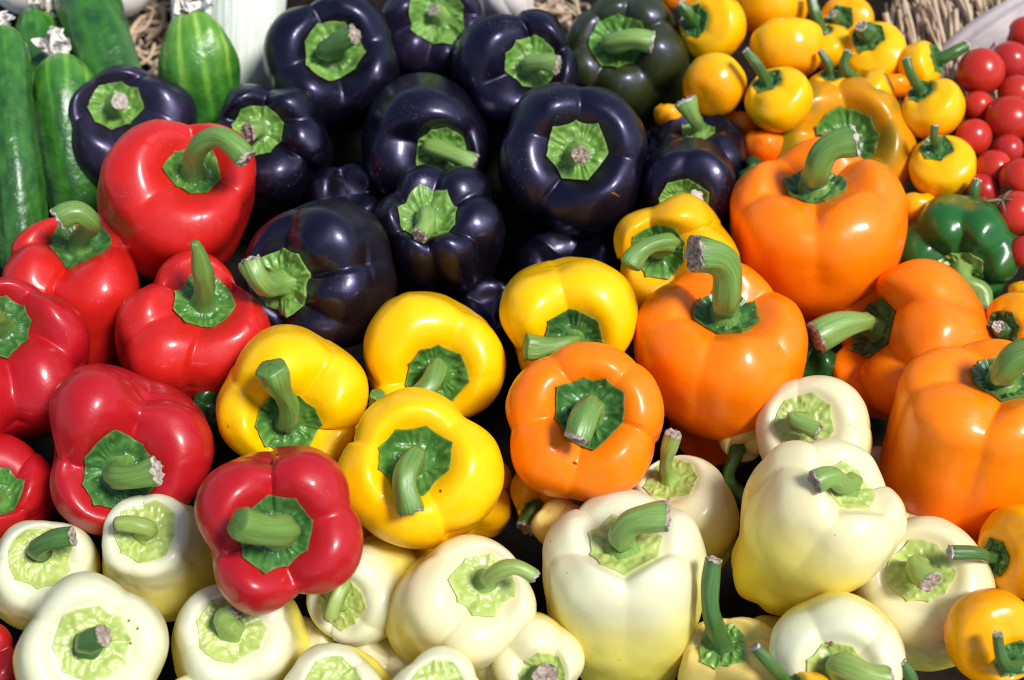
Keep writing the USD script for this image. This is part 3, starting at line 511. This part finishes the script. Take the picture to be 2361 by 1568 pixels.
def mark(prim, key, name, mat, x, y, pts, lift=.0006):
    # a small raised patch lying on the skin where the picture point (x, y) meets it
    M, s, P, L = [(e[1], e[2], e[4], e[5]) for e in LOG if e[0] == key][0]
    W = ((P + [0, 0, L]) * s) @ M[:3, :3] + M[3, :3]
    def hit(px, py):
        u = unp(px, py, 1.0) - CAM; u /= np.linalg.norm(u)
        q = W - CAM; al = q @ u; dist = np.linalg.norm(q - al[:, None] * u, axis=1)
        near = np.argsort(dist)[:14]; front = near[al[near] < al[near].min() + .012]
        w = 1 / (dist[front] + 1e-4)
        return CAM + u * ((al[front] * w).sum() / w.sum() - lift)
    R = np.array([hit(x + a, y + b) for a, b in pts]); c = R.mean(0) + (CAM - R.mean(0)) * .0012
    low = R + (R - CAM) * .0025
    n = len(pts); V = np.vstack([R, low, c])
    Fc = [[i, (i + 1) % n, 2 * n] for i in range(n)] + [[i, n + i, (i + 1) % n] for i in range(n)] + [[(i + 1) % n, n + i, n + (i + 1) % n] for i in range(n)]
    obj(name, ((V - M[3, :3]) @ M[:3, :3].T, np.array(Fc)), mat, prim)
SCAB = plain('brown_scab', (0.10, 0.04, 0.012), (0.28, 0.11, 0.03), scale=500.0)
mark(PEP['W12'], 'W12', 'scab', SCAB, 1912, 1487, [(-9, -7), (-3, -4), (4, -9), (9, -6), (7, 1), (10, 7), (2, 6), (-7, 8), (-6, 1)])
mark(PEP['B7'], 'B7', 'scratch', SCAB, 1418, 447, [(-11, -4), (-2, -3), (10, 6), (9, 8), (-3, 1), (-10, -1)])
mark(PEP['Y3'], 'Y3', 'speck', SCAB, 1016, 1132, [(-3, -2), (0, -4), (3, -1), (2, 3), (-2, 3)])
mark(PEP['O1'], 'O1', 'blemish', SCAB, 1325, 1068, [(-5, -3), (1, -4), (6, 0), (5, 3), (-1, 2)])
for q_ in ((242, 1446), (262, 1464), (246, 1498)):
    mark(PEP['W3'], 'W3', 'speck', SCAB, q_[0] + 55, q_[1] - 15, [(-2, -2), (1, -3), (3, 0), (1, 3), (-2, 2)])
# ------------------------------------------------------------ small round yellow peppers
def mini(key, label, x, y, R, k=None, st=None, tilt=20, phi=90, v=0, dz=0, L=.95, **kw):
    pepper(key, 'mini', label, x, y, R, tilt, phi, L, n=4, k=k, kr=kw.pop('kr', .42), st=st, sr=kw.pop('sr', .15), tipf=kw.pop('tipf', .85), v=v, dz=dz, cut='w', **kw)
mini('M1', 'small yellow pepper beside the olive black one, green cap facing left', 1637, 60, 79, (1592, 45), [(1585, 30, .7), (1566, 8, .8)], 38, 165, 0, kr=.46, sr=.19)
mini('M2', 'small round yellow pepper without visible stem below the left capped one', 1650, 190, 74, tilt=140, phi=60, v=0)
mini('M3', 'small orange yellow pepper cut by the top edge', 1776, 0, 84, tilt=100, phi=100, v=0, dz=-.2)
mini('M4', 'small yellow pepper in the middle of the upper cluster, stem hidden', 1812, 97, 86, tilt=110, phi=100, v=0, dz=.2)
mini('M5', 'small yellow pepper with pale stem flaring on its left shoulder', 1790, 222, 78, (1752, 160), [(1742, 145, .5), (1718, 116, .6)], 48, 125, 0, dz=.25)
mini('M6', 'small yellow pepper behind the cluster with its stem reaching the top edge', 1905, 100, 56, (1885, 62), [(1878, 30, .5), (1868, -12, .5)], 60, 110, 0, dz=-.5, sr=.24)
mini('M7', 'small yellow pepper at the top with dark cap and whitish tip', 1948, 52, 64, (1936, 50), [(1918, 32, .75)], 18, 140, 1, dz=-.3, sr=.2, kr=.52)
mini('M8', 'small yellow pepper with blunt green cap facing out, right of the upper cluster', 2015, 118, 74, (2002, 86), [(1985, 62, .8)], 32, 110, 0, sr=.28, tipf=.6, kr=.48, L=1.2)
mini('M9', 'small yellow pepper next to the straw with cap turned toward the tomatoes', 2130, 148, 56, (2180, 130), [(2205, 118, .3), (2228, 105, .3)], 70, 20, 0, kr=.6, sr=.26, dz=-.2)
mini('M10', 'small yellow pepper with slender stem rising left of the tomatoes', 2145, 242, 73, (2108, 190), [(2096, 165, .5), (2088, 136, .55)], 55, 125, 0, dz=.1)
mini('M11', 'small yellow pepper with star shaped cap and upright stem above the green pepper', 2172, 378, 77, (2152, 335), [(2153, 310, .7), (2155, 290, .8)], 40, 100, 0, dz=.2, sr=.13, kr=.46)
mini('M12', 'small yellow pepper behind the mottled one with stem leaning left', 1912, 205, 56, (1918, 158), [(1905, 140, .4), (1890, 118, .5)], 60, 90, 0, dz=.0, sr=.18)
mini('M13', 'small yellow pepper behind the mottled one with stem leaning right', 1995, 208, 62, (1940, 165), [(1945, 148, .4), (1956, 120, .5)], 66, 130, 0, dz=.15, sr=.2, kr=.3)
mini('M14', 'bit of a small orange pepper at the top edge above the capped yellow one', 1560, -14, 38, tilt=90, v=2, dz=-.5)
mini('M15', 'small yellow pepper showing between the tallest orange and the green pepper', 2112, 470, 48, tilt=90, v=1, dz=-.5)
mini('M16', 'small yellow pepper above the green one with white tipped stem', 2248, 505, 58, (2243, 462), [(2244, 440, .5), (2252, 416, .55)], 60, 95, 0, kr=.55, sr=.22, dz=-.3)
mini('M17', 'small yellow pepper right behind the green one beside the tomatoes', 2292, 558, 48, tilt=90, v=0, dz=-.6)
mini('M18', 'small yellow pepper at the right edge with dark cap facing left', 2345, 752, 82, (2316, 758), [(2300, 752, .6)], 30, 195, 1, kr=.50, sr=.2, dz=-.1)
mini('M19', 'bit of a small yellow pepper at the right edge below the green one', 2362, 668, 38, tilt=90, v=0, dz=-.4)
mini('M20', 'small yellow pepper peeping out behind the pale white tipped stem', 1542, 258, 34, tilt=90, v=1, dz=-1.0)
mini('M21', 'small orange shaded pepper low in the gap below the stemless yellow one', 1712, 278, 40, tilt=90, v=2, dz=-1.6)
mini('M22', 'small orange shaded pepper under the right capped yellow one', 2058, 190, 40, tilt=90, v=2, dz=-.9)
mini('F1', 'small orange yellow pepper at the right edge with dark stem pointing left', 2352, 1272, 112, (2290, 1285), [(2262, 1278, .8), (2190, 1274, 1.0)], 45, 190, 1, kr=.36, sr=.125, tipf=1.15, dz=.1)
mini('F2', 'small round orange yellow pepper in the lower right corner, stem standing up', 2296, 1475, 112, (2338, 1532), [(2318, 1530, .9), (2303, 1500, 1.02), (2300, 1462, 1.1)], 40, 310, 1, kr=.40, sr=.13, tipf=.8, dz=.55)
mini('F3', 'small yellow pepper at the bottom edge with thin stem leaning left', 1842, 1620, 86, (1800, 1552), [(1775, 1530, .6), (1740, 1492, .75)], 55, 120, 0, kr=.40, sr=.17, dz=.9)
mini('F4', 'small yellow pepper below the frame with only its stem tip showing', 2130, 1650, 80, (2115, 1592), [(2098, 1560, .5), (2078, 1525, .6)], 55, 110, 0, kr=.40, sr=.17, dz=.4)

# ------------------------------------------------------------ cherry tomatoes
VINE = plain('dry_green_vine', (0.03, 0.06, 0.02), (0.20, 0.19, 0.10), scale=200.0)
def tomato(key, label, x, y, R, tilt, phi, dz=0.0, v=0, cap=True):
    rng = np.random.default_rng(zlib.crc32(key.encode()))
    X, Y, A, _ = frame_for(x, y, tilt, phi)
    d = depth_of(key, x, y, R, dz); C = unp(x, y, d); s = R / F * d
    M = np.eye(4); M[0, :3] = X; M[1, :3] = Y; M[2, :3] = A; M[3, :3] = C - A * s
    t = thing('cherry_tomato', label, 'tomato', 'cherry tomatoes', M)
    nt, nc = 36, 48
    u = np.linspace(0, math.pi, nt); TH = np.arange(nc) / nc * 2 * math.pi
    U, T2 = np.meshgrid(u, TH, indexing='ij')
    rho = np.sin(U); h = np.cos(U) * (.93 + rng.uniform(-.03, .1)) - .10 * np.exp(-(U / .3) ** 2)
    P = np.stack([rho * np.cos(T2), rho * np.sin(T2), h], -1)
    P = P * (1 + .035 * (meshkit.noise(P * 1.3 + rng.uniform(0, 9, 3), 3) - .5))[..., None]
    obj('body', ((P.reshape(-1, 3) + [0, 0, 1]) * s, grid_faces(nt, nc)), S['tomato'][v], t, tone=np.clip((1 - P[..., 2]) / 2, 0, 1).ravel())
    LOG.append((key, M.copy(), s, None, P.reshape(-1, 3), 1.0, R, C, d))
    if cap:
        its = []
        for i in range(5):
            a0 = i * 1.257 + rng.uniform(-.2, .2); ln = rng.uniform(.4, .65)
            q = np.linspace(0, 1, 7)
            pr = np.stack([np.cos(a0) * ln * q, np.sin(a0) * ln * q, .83 + .22 * q - .35 * q ** 2 + .06 + rng.uniform(-.03, .1) * q], -1)
            its.append((pr, .07 * (1 - q) ** .6 + .008))
        V, Fc = pipe_meshes(its)
        obj('calyx', ((V + [0, 0, 1]) * s, Fc), VINE, t)
        q = np.linspace(0, 1, 9); an = rng.uniform(0, 6.28)
        pr = np.stack([.5 * np.cos(an) * q ** 2, .5 * np.sin(an) * q ** 2, .84 + .5 * q], -1)
        V, Fc = pipe_meshes([(pr, .05 + .02 * q)])
        obj('stalk', ((V + [0, 0, 1]) * s, Fc), VINE, t)
    return t
for row in [
 ('T1', 'cherry tomato at the head of the pile, nearest the pale dry leaf', 2260, 166, 55, 130, 200, .3, 0, False),
 ('T2', 'cherry tomato behind the head of the pile beneath the dry leaf', 2326, 142, 46, 120, 60, -.3, 1, False),
 ('T3', 'cherry tomato left of the big middle one, touching the small yellow peppers', 2252, 246, 37, 130, 120, .0, 0, False),
 ('T4', 'largest cherry tomato in the middle of the pile', 2327, 273, 55, 120, 250, .3, 0, False),
 ('T5', 'cherry tomato with a pale dried stalk at the right edge', 2342, 215, 42, 50, 270, -.2, 0, True),
 ('T6', 'cherry tomato beside the upright stemmed small yellow pepper', 2243, 318, 44, 130, 160, .1, 0, False),
 ('T7', 'cherry tomato with dry fibres below the middle of the pile', 2290, 388, 42, 55, 330, .1, 0, True),
 ('T8', 'dark shaded cherry tomato sunk between brighter ones', 2322, 345, 36, 110, 90, -.7, 1, False),
 ('T9', 'cherry tomato at the right edge with curled vine', 2350, 410, 46, 60, 230, .2, 0, True),
 ('T10', 'cherry tomato behind the white tipped stem above the green pepper', 2262, 440, 42, 120, 60, -.4, 1, False),
 ('T11', 'cherry tomato at the right edge level with the green pepper', 2335, 492, 54, 50, 130, .2, 0, True),
 ('T12', 'cherry tomato lowest at the right edge by the green pepper', 2358, 580, 36, 110, 30, -.1, 1, False),
 ('T13', 'cherry tomato at the right edge above all the others', 2362, 78, 42, 120, 90, -.2, 0, False)]:
    tomato(*row)

# ------------------------------------------------------------ cucumbers
def cuke_mat():
    N = {'tc': ('texture_coordinate', {}), 'at': ('attribute', {'attribute': 'tone'}),
         'mp': ('mapping', {'scale': (11.0, 0.5, 1.0)}), 'n': ('noise_texture', {'scale': 1.0, 'detail': 2.0}),
         'n2': ('noise_texture', {'scale': 90.0, 'detail': 3.0}),
         'a1': ('math', {'math_type': 'multiply_add', 'value2': 0.5}), 'a2': ('math', {'math_type': 'multiply_add', 'value2': 0.35}),
         'a3': ('math', {'math_type': 'subtract', 'value2': 0.42, 'use_clamp': True}),
         'rp': ('rgb_ramp', {'ramp': [(0.0, (0.010, 0.06, 0.008)), (0.32, (0.04, 0.17, 0.016)), (0.65, (0.15, 0.34, 0.03)), (1.0, (0.36, 0.48, 0.12))]}),
         'nb': ('noise_texture', {'scale': 150.0, 'detail': 4.0}), 'bm': ('bump', {'strength': 0.5, 'distance': 0.003}),
         'p': ('principled_bsdf', {'roughness': 0.36, 'coat_weight': 0.3, 'coat_roughness': 0.25})}
    L = [('tc.UV', 'mp.vector'), ('mp.vector', 'n.vector'), ('tc.object', 'n2.vector'), ('n.fac', 'a1.value1'), ('at.fac', 'a1.value3'), ('n2.fac', 'a2.value1'), ('a1.value', 'a2.value3'),
         ('a2.value', 'a3.value1'), ('a3.value', 'rp.fac'), ('rp.color', 'p.base_color'), ('tc.object', 'nb.vector'), ('nb.fac', 'bm.height'), ('bm.normal', 'p.normal')]
    return usdkit.material(stage, LK + 'cucumber_skin', N, L, surface='p.BSDF')
CUK = cuke_mat()
PETAL = plain('dried_petal', (0.70, 0.60, 0.52), (0.90, 0.86, 0.84), scale=160.0, rough=0.8, bump=0.6)
def cucumber(key, label, pts, R, fl=None, stripes=.5, seed=1, taper=.9):
    """pts: (x, y, level) from the blossom end on; R in picture units at the first point"""
    rng = np.random.default_rng(seed)
    W = np.array([at(*p) for p in pts]); s = R / F * depth_on(*pts[0])
    base = W[-1]
    M = np.eye(4); M[3, :3] = base
    t = thing('cucumber', label, 'cucumber', 'cucumbers', M)
    n, nc = 60, 84
    Pc = curve(W - base, n); ln = np.linalg.norm(np.diff(Pc, axis=0), axis=1).sum()
    u = np.linspace(0, 1, n) ** 1.35
    Pc = np.stack([np.interp(u, np.linspace(0, 1, n), Pc[:, i]) for i in range(3)], 1)
    q = u * ln / s
    e = 1 - np.clip(q / 1.45, 0, 1)
    rad = s * np.clip(1 - e ** 2.5, .004, 1) ** .5 * (1 - (1 - taper) * np.clip(1 - u, 0, 1))
    q2 = (1 - u) * ln / s
    rad = rad * np.sqrt(np.clip(1 - (1 - np.clip(q2 / .8, 0, 1)) ** 2, .002, 1))
    V, Fc, uv, _ = tube(Pc, rad, nc, 9, .012, .3, seed)
    th = uv[:, 0] * 2 * math.pi
    bumpn = meshkit.noise(np.stack([np.cos(th) * 4, np.sin(th) * 4, uv[:, 1] * ln / s * 2.2], -1) + seed, seed)
    Cn = np.repeat(Pc, nc, 0)
    V = Cn + (V - Cn) * (1 + .05 * np.clip(bumpn - .72, 0, 1) / .28)[:, None]
    qq = np.repeat(q, nc)
    st_ = np.clip(np.cos(10 * th + .6 * np.sin(3 * th)), 0, 1) ** 3
    tone = .13 + .6 * stripes * st_ * np.exp(-(qq / 2.4) ** 2) + (.18 + .3 * stripes) * np.exp(-(qq / 1.5) ** 2) + .06 * st_ + .25 * (bumpn - .5)
    obj('body', (V, Fc), CUK, t, uv=uv, tone=tone)
    LOG.append((key, M.copy(), 1.0, None, V, 0.0, R, W[1], 0))
    if fl:
        # shrivelled blossom: crumpled petals round the tip
        tip = unp(fl[0], fl[1], depth_on(*pts[0]) - .3 * s) - base
        ax = tip - Pc[0]; al = np.linalg.norm(ax); ax /= al
        g, h2 = 15, 9
        for i in range(5):
            v1 = np.cross(ax, rng.normal(size=3)); v1 /= np.linalg.norm(v1); v2 = np.cross(ax, v1)
            uu, vv = np.meshgrid(np.linspace(0, 1, g), np.linspace(-1, 1, h2), indexing='ij')
            wdt = fl[2] * s * (.35 + .65 * np.sin(uu * 2.2)) * .6
            spread = fl[2] * s * (.08 + .35 * uu)
            pp = Pc[0] + ax * (uu * al * 1.5)[..., None] + v1 * spread[..., None] + v2 * (vv * wdt)[..., None]
            nz = np.stack([meshkit.noise(np.stack([uu * 4 + i * 7, vv * 2.5, uu * 0 + seed], -1), 30 + j) - .5 for j in range(3)], -1)
            pp = pp + nz * fl[2] * s * .9 * (.2 + uu[..., None])
            top = pp.reshape(-1, 3); nv = v1 * .0006
            f1 = grid_faces(g, h2, False)
            obj('dried_petal', (np.vstack([top + nv, top - nv]), np.vstack([f1, f1[:, ::-1] + g * h2])), PETAL, t)
    return t
cucumber('C1', 'long cucumber along the left edge', [(8, 70, .025), (18, 200, .02), (36, 380, .005), (62, 640, -.035)], 56, (2, 45, .55), .25, 1)
cucumber('C2', 'short cucumber behind the left edge one with white blossom hanging over it', [(80, 28, -.01), (92, 130, -.015), (112, 260, -.03), (125, 340, -.04)], 54, (92, 10, .75), .25, 2)
cucumber('C3', 'thick dark cucumber slanting down from the top edge', [(170, -130, .0), (194, -20, .0), (235, 110, -.005), (285, 260, -.02)], 71, None, .2, 3)
cucumber('C4', 'cucumber with a dried blossom on its tip behind the dusty black pepper', [(146, 146, .0), (152, 240, .0), (170, 370, -.022), (215, 560, -.065)], 74, (128, 108, .55), .5, 4)
cucumber('C5', 'rounded light striped cucumber end standing in front of the white bulb', [(440, 32, .02), (452, 110, .01), (470, 220, -.02), (490, 330, -.05)], 92, (440, 6, .6), .7, 5)

# ------------------------------------------------------------ white bulbs at the back
FEN = plain('fennel_sheath', (0.55, 0.62, 0.48), (0.76, 0.78, 0.72), scale=40.0, rough=0.42, bump=0.35, stretch=(7, 1, 1))
fb = at(520, 225, -.075)
ft = thing('fennel_bulb', 'white ribbed fennel bulb behind the striped cucumber end', 'fennel', None, np.array([[1, 0, 0, 0], [0, .62, -.785, 0], [.06, .785, .62, 0], [*fb, 1]], float))
for i, (ox, oy, w, hh, a0, a1) in enumerate([(0.0, .0, .026, .17, 0, 360), (.012, -.009, .026, .16, 150, 390), (-.012, -.006, .024, .18, 120, 330)]):
    nu, nv = 44, 121
    u = np.linspace(0, 1, nu)[:, None]; th = np.radians(np.linspace(a0, a1, nv))[None]
    edge = np.clip(np.minimum(np.linspace(0, 1, nv), 1 - np.linspace(0, 1, nv)) * 6, 0, 1)[None] if a1 - a0 < 360 else np.ones((1, nv))
    r = w * (.35 + .75 * np.sin(np.clip(u * 1.15 + .12, 0, 1) * math.pi * .82) ** .7) * (1 + .007 * np.cos(th * 34) * np.clip(u * 3, 0, 1) + .01 * np.cos(th * 61)) * (.86 + .14 * edge)
    P = np.stack([ox + r * np.cos(th), oy + r * np.sin(th), hh * u + 0 * th], -1)
    V = P.reshape(-1, 3); Vi = V * [.985, .985, 1]
    f1 = grid_faces(nu, nv, False)
    obj('sheath', (np.vstack([V, Vi]), np.vstack([f1, f1[:, ::-1] + nu * nv])), FEN, ft)
ONI = plain('white_onion_skin', (0.66, 0.64, 0.54), (0.80, 0.78, 0.70), scale=30.0, rough=0.4, bump=0.15, stretch=(3, 3, 1))
GAR = plain('garlic_skin', (0.70, 0.62, 0.58), (0.82, 0.78, 0.75), scale=60.0, rough=0.5, bump=0.3)
BRN = plain('brown_root_scar', (0.30, 0.16, 0.07), (0.5, 0.33, 0.2), scale=200.0, rough=0.8)
def bulb(key, name, cat, label, x, y, R, z, mat, tilt, phi, ribs, ridge, neck, group=None):
    d = depth_on(x, y, z); s = R / F * d; C = unp(x, y, d)
    X, Y, A, _ = frame_for(x, y, tilt, phi)
    M = np.eye(4); M[0, :3] = X; M[1, :3] = Y; M[2, :3] = A; M[3, :3] = C - A * s
    t = thing(name, label, cat, group, M)
    nt, nc = 50, 96
    u = np.linspace(0, math.pi, nt)[:, None]; th = (np.arange(nc) / nc * 2 * math.pi)[None]
    rho = np.sin(u) ** .9 * (1 - ridge * (1 - np.abs(np.sin(th * ribs / 2)) ** .7)) + .1 * np.exp(-(u / .5) ** 2) * np.sin(np.clip(u * 8, 0, 1.57))
    h = np.cos(u) * np.where(u < 1.57, 1 + neck * np.exp(-(u / .55) ** 2), .85)
    P = np.stack([rho * np.cos(th), rho * np.sin(th), h + 0 * th], -1)
    obj('body', ((P.reshape(-1, 3) + [0, 0, 1]) * s, grid_faces(nt, nc)), mat, t)
    rng = np.random.default_rng(7)
    its = []
    for i in range(40):
        a0 = rng.uniform(0, 6.28); r0 = .22 * rng.uniform() ** .5; q = np.linspace(0, 1, 5)
        its.append((np.stack([np.cos(a0) * r0 * (1 + .6 * q), np.sin(a0) * r0 * (1 + .6 * q), -.80 - .15 * q], -1), .02 * (1 - q) + .004))
    V, Fc = pipe_meshes(its, 5)
    obj('root_scar', ((V + [0, 0, 1]) * s, Fc), BRN, t)
    return t
bulb('A', 'white_onion', 'onion', 'smooth white bulb at the top edge between two cucumbers', 262, -40, 88, -.03, ONI, 60, 80, 10, .01, .4)
bulb('B', 'white_onion', 'onion', 'pale bulb in the top left corner behind the cucumbers', 70, -52, 95, -.04, ONI, 60, 100, 10, .01, .4)
bulb('C', 'garlic_bulb', 'garlic', 'white garlic bulb with brown scar at the top edge between black peppers', 1165, -22, 66, -.03, GAR, 112, 300, 8, .06, .6)

# ------------------------------------------------------------ ground, straw and dry leaf
GRD = plain('dark_soil', (0.006, 0.005, 0.004), (0.022, 0.016, 0.012), scale=40.0, rough=1.0, bump=0.6, spec=0.0)
gx, gy = np.meshgrid(np.linspace(-.9, .9, 121), np.linspace(-.65, 1.3, 131), indexing='ij')
gz = -.115 + .014 * meshkit.fbm(np.stack([gx * 14, gy * 14, gx * 0], -1), 4, 3)
g_ = obj('ground', (np.stack([gx, gy, gz], -1).reshape(-1, 3), grid_faces(121, 131, False)[:, ::-1]), GRD)
tag(g_, 'dark earth under the heap of vegetables', kind='structure')
STR = [plain('straw_%d' % i, a, b, scale=60.0, rough=0.7, bump=0.4) for i, (a, b) in enumerate([((0.40, 0.28, 0.17), (0.66, 0.52, 0.36)), ((0.26, 0.17, 0.12), (0.48, 0.36, 0.26))])]
rng = np.random.default_rng(5)
items = [[], []]
def strand(x0, y0, x1, y1, z0, z1, r, bendr=.006):
    a, b = at(x0, y0, z0), at(x1, y1, z1)
    m = (a + b) / 2 + rng.normal(size=3) * bendr
    items[int(rng.uniform() < .4)].append((curve([a, m, b], 9), np.full(9, r) * np.linspace(1, .8, 9)))
for i in range(210):                    # the bundle at the upper right
    x = rng.uniform(2040, 2400); ln = rng.uniform(140, 300); sl = rng.normal(.25, .13)
    y = rng.uniform(-110, 40)
    strand(x, y, x + sl * ln, y + ln, rng.uniform(-.05, .0), rng.uniform(-.07, -.01), rng.uniform(.0007, .0019), .0028)
for i in range(60):
    x, y = rng.uniform(2080, 2400), rng.uniform(-40, 120); an = rng.uniform(0, 3.14); ln = rng.uniform(40, 110)
    strand(x, y, x + ln * math.cos(an), y + ln * math.sin(an), rng.uniform(-.06, -.03), rng.uniform(-.06, -.03), rng.uniform(.0005, .0011))
for i in range(60):                     # between the cucumbers
    x, y = rng.uniform(290, 400), rng.uniform(-10, 160); an = rng.normal(.2, .7); ln = rng.uniform(40, 110)
    strand(x - ln / 2 * math.cos(an), y + ln / 2 * math.sin(an), x + ln / 2 * math.cos(an), y - ln / 2 * math.sin(an), rng.uniform(-.075, -.055), rng.uniform(-.075, -.055), rng.uniform(.0008, .0019))
for i in range(50):                     # behind the black peppers
    x, y = rng.uniform(1190, 1340), rng.uniform(-40, 60); an = rng.normal(-.5, .5); ln = rng.uniform(40, 110)
    strand(x - ln / 2 * math.cos(an), y + ln / 2 * math.sin(an), x + ln / 2 * math.cos(an), y - ln / 2 * math.sin(an), rng.uniform(-.07, -.04), rng.uniform(-.07, -.04), rng.uniform(.001, .0022))
for j in range(2):
    V, Fc = pipe_meshes(items[j], 7)
    tag(obj('straw', (V, Fc), STR[j]), ['tangled golden straw stalks lying behind the vegetables', 'tangled darker brown straw stalks lying behind the vegetables'][j], 'straw', kind='stuff')
LEAF = plain('dry_leaf', (0.32, 0.27, 0.26), (0.50, 0.44, 0.42), scale=50.0, rough=0.7, bump=0.4)
ctr = curve([at(2120, 205, -.03), at(2215, 118, -.012), at(2300, 62, .0), at(2420, -5, -.01)], 40)
uu, vv = np.meshgrid(np.linspace(0, 1, 40), np.linspace(-1, 1, 13), indexing='ij')
T = np.gradient(ctr, axis=0); T /= np.linalg.norm(T, axis=1)[:, None]
sd = np.cross(T, [0, -.4, .9]); sd /= np.linalg.norm(sd, axis=1)[:, None]; up = np.cross(sd, T)
wd = .0115 * np.clip(np.sin((uu * .9 + .05) * math.pi), 0, 1) ** .6 + .001
P = ctr[:, None] + sd[:, None] * (vv * wd)[..., None] + up[:, None] * ((.0045 * (1 - vv ** 2) + .0012 * np.sin(vv * 9 + uu * 5)))[..., None]
V = P.reshape(-1, 3); f1 = grid_faces(40, 13, False)
tag(obj('dry_leaf', (np.vstack([V, V - np.repeat(up, 13, 0) * .0008]), np.vstack([f1, f1[:, ::-1] + 520])), LEAF), 'long pale grey dry leaf folded between the straw and the tomatoes', 'dry leaf')
